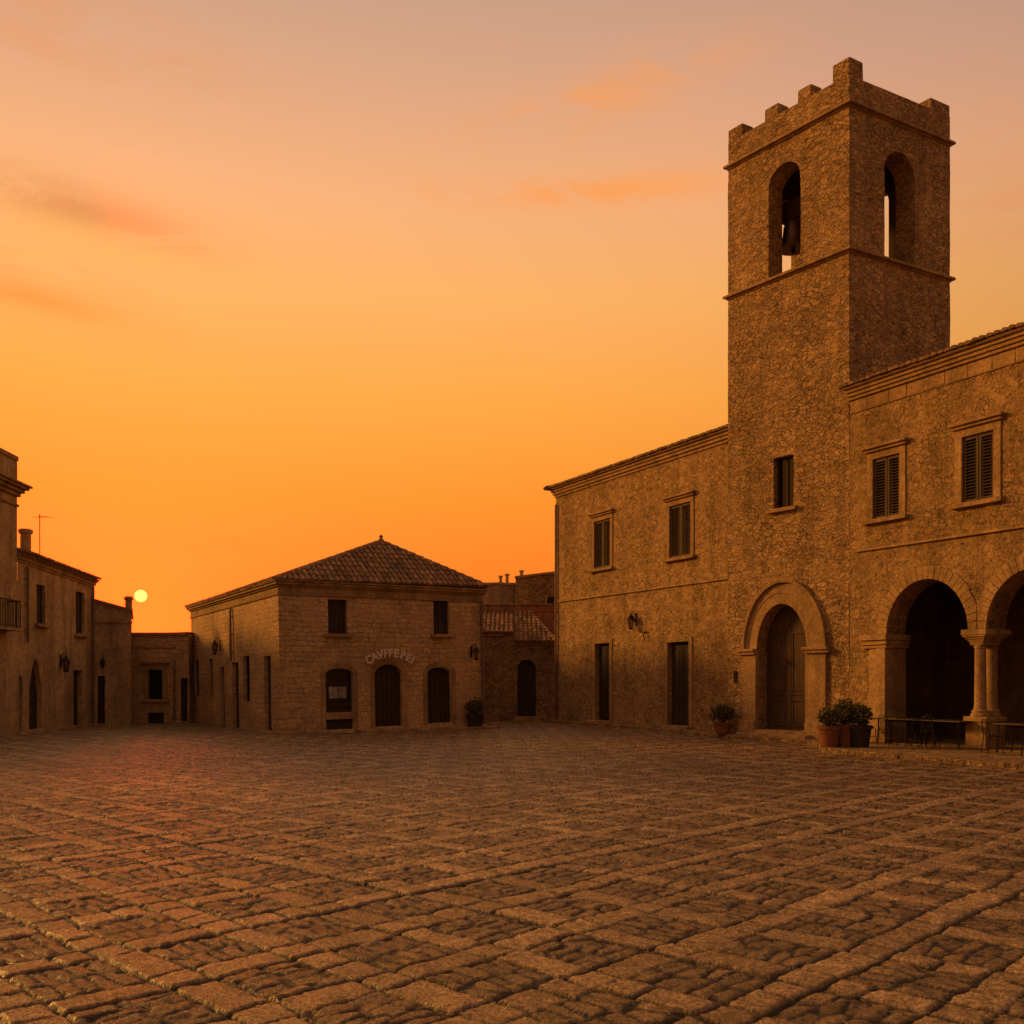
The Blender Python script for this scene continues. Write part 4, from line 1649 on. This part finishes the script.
m = MB()
for i in range(6):
    x = bw_[0] + (i + .5) * (bw_[1] - bw_[0]) / 6
    m.box(x - .012, x + .012, .04, .064, bw_[2], bw_[3])
for i in range(3):
    z = bw_[2] + (i + .6) * (bw_[3] - bw_[2]) / 3.2
    m.box(bw_[0], bw_[1], .06, .07, z - .012, z + .012)
m.build('grille', 'iron', win)
o = plank_door(low, I4, rect_pts(bc_), .18, 'dark_wood', 5, handle=False, name='cellar_hatch')
plank_door(low, I4, rect_pts(bd_), .2, 'dark_wood', 3)
m = MB()
m.box(x0 - .08, x1, -.1, .15, zt_ - .06, zt_ + .07)
m.build('parapet_coping', 'trim_stone', low, .012, .015)
zb_ = BK2.z(150, 647)
MB().box(x0, x1 - .6, -.05, .05, zb_ - .04, zb_ + .04).build('string_course', 'trim_stone', low, .008, .01)
down_pipe(low, I4, BK2.s(118.8), .1, BK2.z(118, 655))
down_pipe(low, I4, BK2.s(175), .1, BK2.z(175, 660), r=.035)

# ------------------------------------------------------------------ link house and the roofs behind
LK = Fac(-1.3, 47.4, 1, 0)
link = thing('link_house', 'low stone house with tiled lean-to roof and arched door, beside the hipped house', 'house', (*LK.w(0), 0), 0)
x0, x1 = LK.s(402), LK.s(562)
xs_ = LK.s(514)
zE1, zE2 = LK.z(500, 633), LK.z(535, 642)
kd = LK.rect(517.5, 535.8, 659.5, 716)
kd_p = arch_pts(kd[0], kd[1], .2, kd[3] - (kd[1] - kd[0]) / 2, kd[3], 14)
m = MB()
m.panel([(x0, -.15), (x1, -.15), (x1, zE2), (xs_, zE2), (xs_, zE1), (x0, zE1)], [kd_p], .3)
m.build('wall', 'rough_stone', link, .016)
plank_door(link, I4, kd_p, .25, 'dark_wood', 5)
MB().box(kd[0] - .2, kd[1] + .2, -.35, .25, -.05, .2).build('doorstep', 'trim_stone', link, .008, .015)
m = MB()
zT = 5.55
dT = 3.2
hy = math.hypot(dT + .3, zT - zE2)
tile_roof(m, (xs_, -.3, zE2 + .03), (1, 0, 0), (0, dT + .3, zT - zE2), [(0, 0), (LK.s(556) - xs_, 0), (LK.s(530) - xs_ + .05, hy), (0, hy)], .22, .36, .095)
hy1 = math.hypot(dT + .2, zT - zE1)
tile_roof(m, (x0, -.2, zE1 + .03), (1, 0, 0), (0, dT + .2, zT - zE1), [(0, 0), (xs_ - x0 - .02, 0), (xs_ - x0 - .02, hy1), (0, hy1)], .22, .36, .095)
ridge_tiles(m, (LK.s(556), -.3, zE2 + .07), (LK.s(530) + .05, dT, zT + .05), .11)
m.build('roof', 'roof_tile', link)
m = MB()
m.box(xs_ - .1, LK.s(557), -.12, .05, zE2 - .16, zE2 - .03).box(x0, LK.s(503), -.12, .05, zE1 - .16, zE1 - .03)
m.build('eaves_moulding', 'trim_stone', link, .008, .012)
m = MB()
m.box(LK.s(526), LK.s(566), dT + .02, dT + .3, zE2 - .2, zT + .02)
tag(m.build('rear_wall', 'red_render', link, .01), 'reddish rendered wall beside the hip')
m = MB()
m.box(x0, LK.s(568), dT - .02, dT + .45, zT + .03, zT + .38)
m.build('parapet', 'red_render', link, .02, .02)
m = MB()
m.box(x0 + .2, LK.s(568), dT - .10, dT + .5, zT + .382, zT + .45)
m.build('parapet_coping', 'trim_stone', link, .02, .02)


def rear_block(label, X0, X1, Y0, dep, z1l, z1r, mat, mast=None, win=None):
    root = thing('rear_house', label, 'house', (X0, Y0, 0), 0)
    wd_ = X1 - X0
    m = MB()
    m.panel([(0, -.15), (wd_, -.15), (wd_, z1r), (0, z1l)], [rect_pts(win)] if win else [], .25, .5)
    m.add([(0, 0, -.15), (0, dep, -.15), (0, dep, z1l), (0, 0, z1l)], [(3, 2, 1, 0)])
    m.add([(wd_, 0, -.15), (wd_, dep, -.15), (wd_, dep, z1r), (wd_, 0, z1r)], [(0, 1, 2, 3)])
    m.add([(0, dep, -.15), (wd_, dep, -.15), (wd_, dep, z1r), (0, dep, z1l)], [(3, 2, 1, 0)])
    m.add([(0, 0, z1l), (wd_, 0, z1r), (wd_, dep, z1r), (0, dep, z1l)], [(0, 1, 2, 3)])
    m.build('wall', mat, root, .02)
    m = MB()
    m.add([(-.06, -.08, z1l - .02), (wd_ + .06, -.08, z1r - .02), (wd_ + .06, .3, z1r - .02), (-.06, .3, z1l - .02),
           (-.06, -.08, z1l + .1), (wd_ + .06, -.08, z1r + .1), (wd_ + .06, .3, z1r + .1), (-.06, .3, z1l + .1)],
          [(0, 3, 2, 1), (4, 5, 6, 7), (0, 1, 5, 4), (1, 2, 6, 5), (2, 3, 7, 6), (3, 0, 4, 7)])
    m.build('parapet_coping', 'old_render', root, .015)
    if win:
        MB().box(win[0], win[1], .2, .24, win[2], win[3]).build('window', 'dark_wood', root)
    for x, h_ in (mast or []):
        m = MB()
        m.lathe((x, .25, z1l + .05), [(.10, 0), (.09, h_ - .12), (.14, h_ - .1), (.14, h_), (.06, h_ + .02)], 10)
        m.build('chimney', 'old_render', root)
    return root


RB = Fac(-1.3, 56, 1, 0)
zb = lambda px, py, Y: H + (HY - py) * Y / FPX
xw = lambda px, Y: (px - CX) / FPX * Y
rear_block('pale flat topped house seen over the tiled link roof, beside the hipped house', xw(478, 58), xw(503, 58), 58, 5, zb(490, 584.5, 58), zb(490, 584, 58), 'pale_render', [(xw(500.5, 58) - xw(478, 58), .5)])
rear_block('dark rendered block with a thin chimney, between the two paler rear houses', xw(502, 57), xw(519, 57), 57, 4, zb(510, 584.5, 57), zb(510, 584.5, 57), 'dark_render', [(xw(507, 57) - xw(502, 57), .6)])
X0 = xw(516, 54)
rear_block('taller pale rear house with a dark window, beside the corner of the long house', X0, xw(575, 54), 54, 6, zb(520, 578, 54), zb(575, 570.5, 54), 'rough_stone',
           [(xw(521.5, 54) - X0, .4)], (xw(547.5, 54) - X0, xw(555.5, 54) - X0, zb(552, 614, 54), zb(552, 597, 54)))

# ------------------------------------------------------------------ lanterns


def make_lantern(label, loc, rz, sc=1.0, arm=.3):
    """wall lantern: scrolled arm, tapered glass cage, hat"""
    root = thing('wall_lantern', label, 'lantern', loc, rz, 'lanterns on the house walls')
    s = sc
    m = MB()
    m.box(-.05 * s, .05 * s, -.03, .0, -.25 * s, .3 * s)
    m.tube([(0, -.02, .2 * s), (0, -arm * .5, .38 * s), (0, -arm, .36 * s), (0, -arm, .25 * s)], .018 * s, 8)
    m.tube([(0, -.02, -.1 * s), (0, -arm * .4, .1 * s), (0, -arm * .6, .34 * s)], .012 * s, 6)
    m.build('bracket', 'iron', root)
    m = MB()
    m.lathe((0, -arm, 0), [(.19 * s, .02 * s), (.17 * s, .05 * s), (.09 * s, .17 * s), (.04 * s, .2 * s), (.05 * s, .25 * s), (.01, .28 * s)], 6)
    m.build('hat', 'iron', root)
    m = MB()
    for k in range(6):
        q = 2 * math.pi * k / 6
        m.tube([(math.cos(q) * .15 * s, -arm + math.sin(q) * .15 * s, .03 * s), (math.cos(q) * .085 * s, -arm + math.sin(q) * .085 * s, -.36 * s)], .011 * s, 5)
    m.lathe((0, -arm, -.43 * s), [(.02 * s, 0), (.09 * s, .03 * s), (.095 * s, .08 * s), (.06 * s, .09 * s)], 6)
    m.build('cage', 'iron', root)
    m = MB()
    m.lathe((0, -arm, 0), [(.075 * s, -.35 * s), (.138 * s, .02 * s)], 6)
    m.build('glass_body', 'amber_glass', root)
    return root


m_, t_ = new_mat('amber_glass')
b1_ = t_.n('ShaderNodeBsdfPrincipled', inp={'Base Color': (0.05, 0.04, 0.03, 1), 'Roughness': 0.3})
b2_ = t_.n('ShaderNodeBsdfTransparent', inp={0: (0.8, 0.7, 0.55, 1)})
b_ = t_.n('ShaderNodeMixShader', inp={0: 0.75, 1: b1_.outputs[0], 2: b2_.outputs[0]})
t_.n('ShaderNodeOutputMaterial', inp={0: b_.outputs[0]})
MAT['amber_glass'] = m_
make_lantern('iron lantern on the long stone house, above and between its two doors', (*MAIN.w(MAIN.s(636), -.02), MAIN.z(636, 620)), MAIN.ang, .95, .24)
make_lantern('iron lantern on the side wall of the hipped house, above its narrow doors', (*CSF.w(CSF.s(221), -.02), CSF.z(221, 646)), CSF.ang, .9, .25)
make_lantern('iron lantern on the front of the hipped house, near the drain pipe', (*CF.w(CF.s(471), -.02), CF.z(471, 652)), CF.ang, .85, .4)
make_lantern('iron lantern on the plain house, between the pointed doorway and the square door', (*LR.w(LR.s(60), -.02), LR.z(60, 662)), LR.ang, 1.0, .22)
make_lantern('iron lantern over the door of the narrow house', (*BK.w(BK.s(103), -.02), BK.z(103, 662)), BK.ang, .7, .3)

# ------------------------------------------------------------------ plants


def foliage(parent, cen_, rad, n, mat='leaf', size=.07, stems=14, spiky=False, name='foliage'):
    m = MB()
    for i in range(n):
        while True:
            p = Vector((rnd.uniform(-1, 1), rnd.uniform(-1, 1), rnd.uniform(-1, 1)))
            if .25 < p.length < 1:
                break
        lump = .75 + .45 * noise.noise(p * 2.2 + Vector(cen_) * 3)
        p = Vector((p.x * rad[0], p.y * rad[1], p.z * rad[2])) * lump
        q = Vector(cen_) + p
        dr_ = (p.normalized() + Vector((rnd.uniform(-.7, .7), rnd.uniform(-.7, .7), rnd.uniform(-.2, .9)))).normalized()
        if spiky:
            dr_ = (Vector((p.x, p.y, abs(p.z) * .4 + .25))).normalized()
        sd = dr_.cross(Vector((rnd.uniform(-1, 1), rnd.uniform(-1, 1), rnd.uniform(-1, 1)))).normalized()
        l = size * rnd.uniform(.7, 1.4) * (1.8 if spiky else 1)
        wd_ = size * rnd.uniform(.22, .38)
        m.cur = rnd.random()
        m.add([q, q + dr_ * l * .5 + sd * wd_, q + dr_ * l, q + dr_ * l * .5 - sd * wd_], [(0, 1, 2, 3)])
    for i in range(stems):
        a = rnd.uniform(0, 6.28)
        e_ = Vector(cen_) + Vector((math.cos(a) * rad[0], math.sin(a) * rad[1], rad[2] * rnd.uniform(0, .9))) * .8
        b_ = Vector((cen_[0], cen_[1], cen_[2] - rad[2]))
        m.cur = .1
        m.tube([b_, (b_ + e_) / 2 + Vector((0, 0, .05)), e_], .010, 5, .004)
    return m.build(name, mat, parent, sharp=180)


def pot(parent, r0, r1, h, mat, x=0, y=0):
    m = MB()
    m.lathe((x, y, 0), [(r0, 0), (r0 + (r1 - r0) * .85, h * .84), (r1 * 1.08, h * .85), (r1 * 1.1, h), (r1 * .95, h), (r1 * .9, h * .9), (.01, h * .9)], 24)
    p = m.build('pot', mat, parent, .004)
    MB().lathe((x, y, 0), [(r1 * .9, h * .905), (.02, h * .93)], 16).build('soil', 'soil', p)
    return p


def potted(label, xy, z, r, h, fr, n, mat='terracotta', leaf='leaf', spiky=False, group='potted plants along the facades'):
    root = thing('potted_plant', label, 'potted plant', (*xy, z), rnd.uniform(0, 6))
    pot(root, r * .74, r, h, mat)
    foliage(root, (0, 0, h + fr[2] * .75), fr, n, leaf, .085, 16, spiky)
    root['group'] = group
    return root


# left of the portal
potted('small terracotta pot with a spiky grey green plant, left of the tower portal', TOW.w(TOW.s(733), -.55), .02 + PAV, .32, .38, (.42, .42, .36), 650, 'terracotta', 'dry_leaf', True)
kx = lambda px, off: MAIN.w(MAIN.s(px) , off)


def gpt(px, py, z=0.0):
    Y = (H - z) * FPX / (py - HY)
    return ((px - CX) / FPX * Y, Y)


zt = PAV
potted('terracotta tub with a round green bush, nearest the tower portal', gpt(829, 746.5, zt), zt, .31, .58, (.34, .34, .30), 750)
potted('reddish brown tub with a tall bush, middle of the tubs right of the portal', gpt(844, 746, zt), zt, .29, .62, (.42, .40, .42), 1000)
potted('black tub with a leafy bush, right end of the tubs beside the portal', gpt(860, 746.5, zt), zt, .32, .60, (.38, .38, .38), 800, 'dark_pot')
potted('dull clay pot with a thin shrub beside the hipped house, below its lantern', CF.w(CF.s(470), -.4), .1, .36, .5, (.46, .46, .40), 800, 'dark_pot', 'leaf')

# ------------------------------------------------------------------ arcade furniture
def make_table(label, loc, rz, L=1.7, W=.75):
    root = thing('bistro_table', label, 'table', loc, rz, 'tables set out in the arcade')
    m = MB()
    m.box(-L / 2, L / 2, -W / 2, W / 2, .73, .765)
    m.build('table_top', 'table_top', root, 0, .008)
    for sx in (-1, 1):
        for sy in (-1, 1):
            m = MB()
            m.tube([(sx * (L / 2 - .08), sy * (W / 2 - .08), 0), (sx * (L / 2 - .12), sy * (W / 2 - .1), .73)], .018, 8)
            m.build('leg', 'iron', root)
    m = MB()
    m.box(-L / 2 + .1, L / 2 - .1, -.012, .012, .66, .70)
    m.build('stretcher', 'iron', root)
    return root


def make_chair(label, loc, rz):
    root = thing('metal_chair', label, 'chair', loc, rz, 'metal chairs round the arcade tables')
    m = MB()
    m.lathe((0, 0, .44), [(.20, 0), (.205, .012), (.20, .025), (.02, .03)], 18)
    m.build('seat', 'iron', root, 0)
    for sx in (-1, 1):
        m = MB()
        m.tube([(sx * .19, -.17, 0), (sx * .16, -.15, .44)], .012, 6)
        m.build('leg', 'iron', root)
        m = MB()
        m.tube([(sx * .19, .22, 0), (sx * .165, .17, .44), (sx * .17, .2, .66), (sx * .15, .225, .80)], .012, 6)
        m.build('leg', 'iron', root)
    m = MB()
    m.tube([(-.15, .225, .80), (-.09, .24, .86), (0, .245, .88), (.09, .24, .86), (.15, .225, .80)], .012, 6)
    for x in (-.08, 0, .08):
        m.tube([(x, .19, .5), (x, .24, .86)], .007, 5)
    m.tube([(-.165, .18, .52), (.165, .18, .52)], .009, 5)
    m.build('backrest', 'iron', root)
    m = MB()
    m.tube([(-.175, -.16, .2), (.175, -.16, .2)], .007, 5).tube([(-.178, .19, .2), (.178, .19, .2)], .007, 5)
    m.build('stretcher', 'iron', root)
    return root


zF = PAV + .012
t0 = make_table('long dark table in the first arch, beside the end pier', (*MAIN.w(s_c + a1 + .92, -.30), PAV), MAIN.ang)
spots_t = [('long dark table in the first arch, beside the paired columns', a1 + 2.12, -.30 + .0, 1.0),
           ('dark table in the second arch, right of the paired columns', a1 + AP + 1.6, -.45, 1.0)]
for lb, x, y, _ in spots_t:
    c = copy_tree(t0)
    c['label'] = lb
    c.location = (*MAIN.w(s_c + x, y), PAV)
c0 = make_chair('iron chair at the left end of the tables, beside the bush in the black tub', (*MAIN.w(s_c + a1 - .25, -.55), PAV), MAIN.ang + R(80))
chairs = [('iron chair tucked under the table beside the end pier', a1 + .75, -.85, 182),
          ('iron chair between the two tables of the first arch', a1 + 1.5, -.92, 168),
          ('iron chair tucked under the table beside the paired columns', a1 + 2.2, -.88, 190),
          ('iron chair behind the table beside the end pier, inside the arcade', a1 + 1.0, .38, 5),
          ('iron chair before the second arch, nearest the column pedestal', a1 + AP + 1.0, -1.15, 150),
          ('iron chair before the second arch, farther from the column pedestal', a1 + AP + 2.1, -1.15, 175)]
for lb, x, y, rz in chairs:
    c = copy_tree(c0)
    c['label'] = lb
    c.location = (*MAIN.w(s_c + x, y), PAV)
    c.rotation_euler.z = MAIN.ang + R(rz)
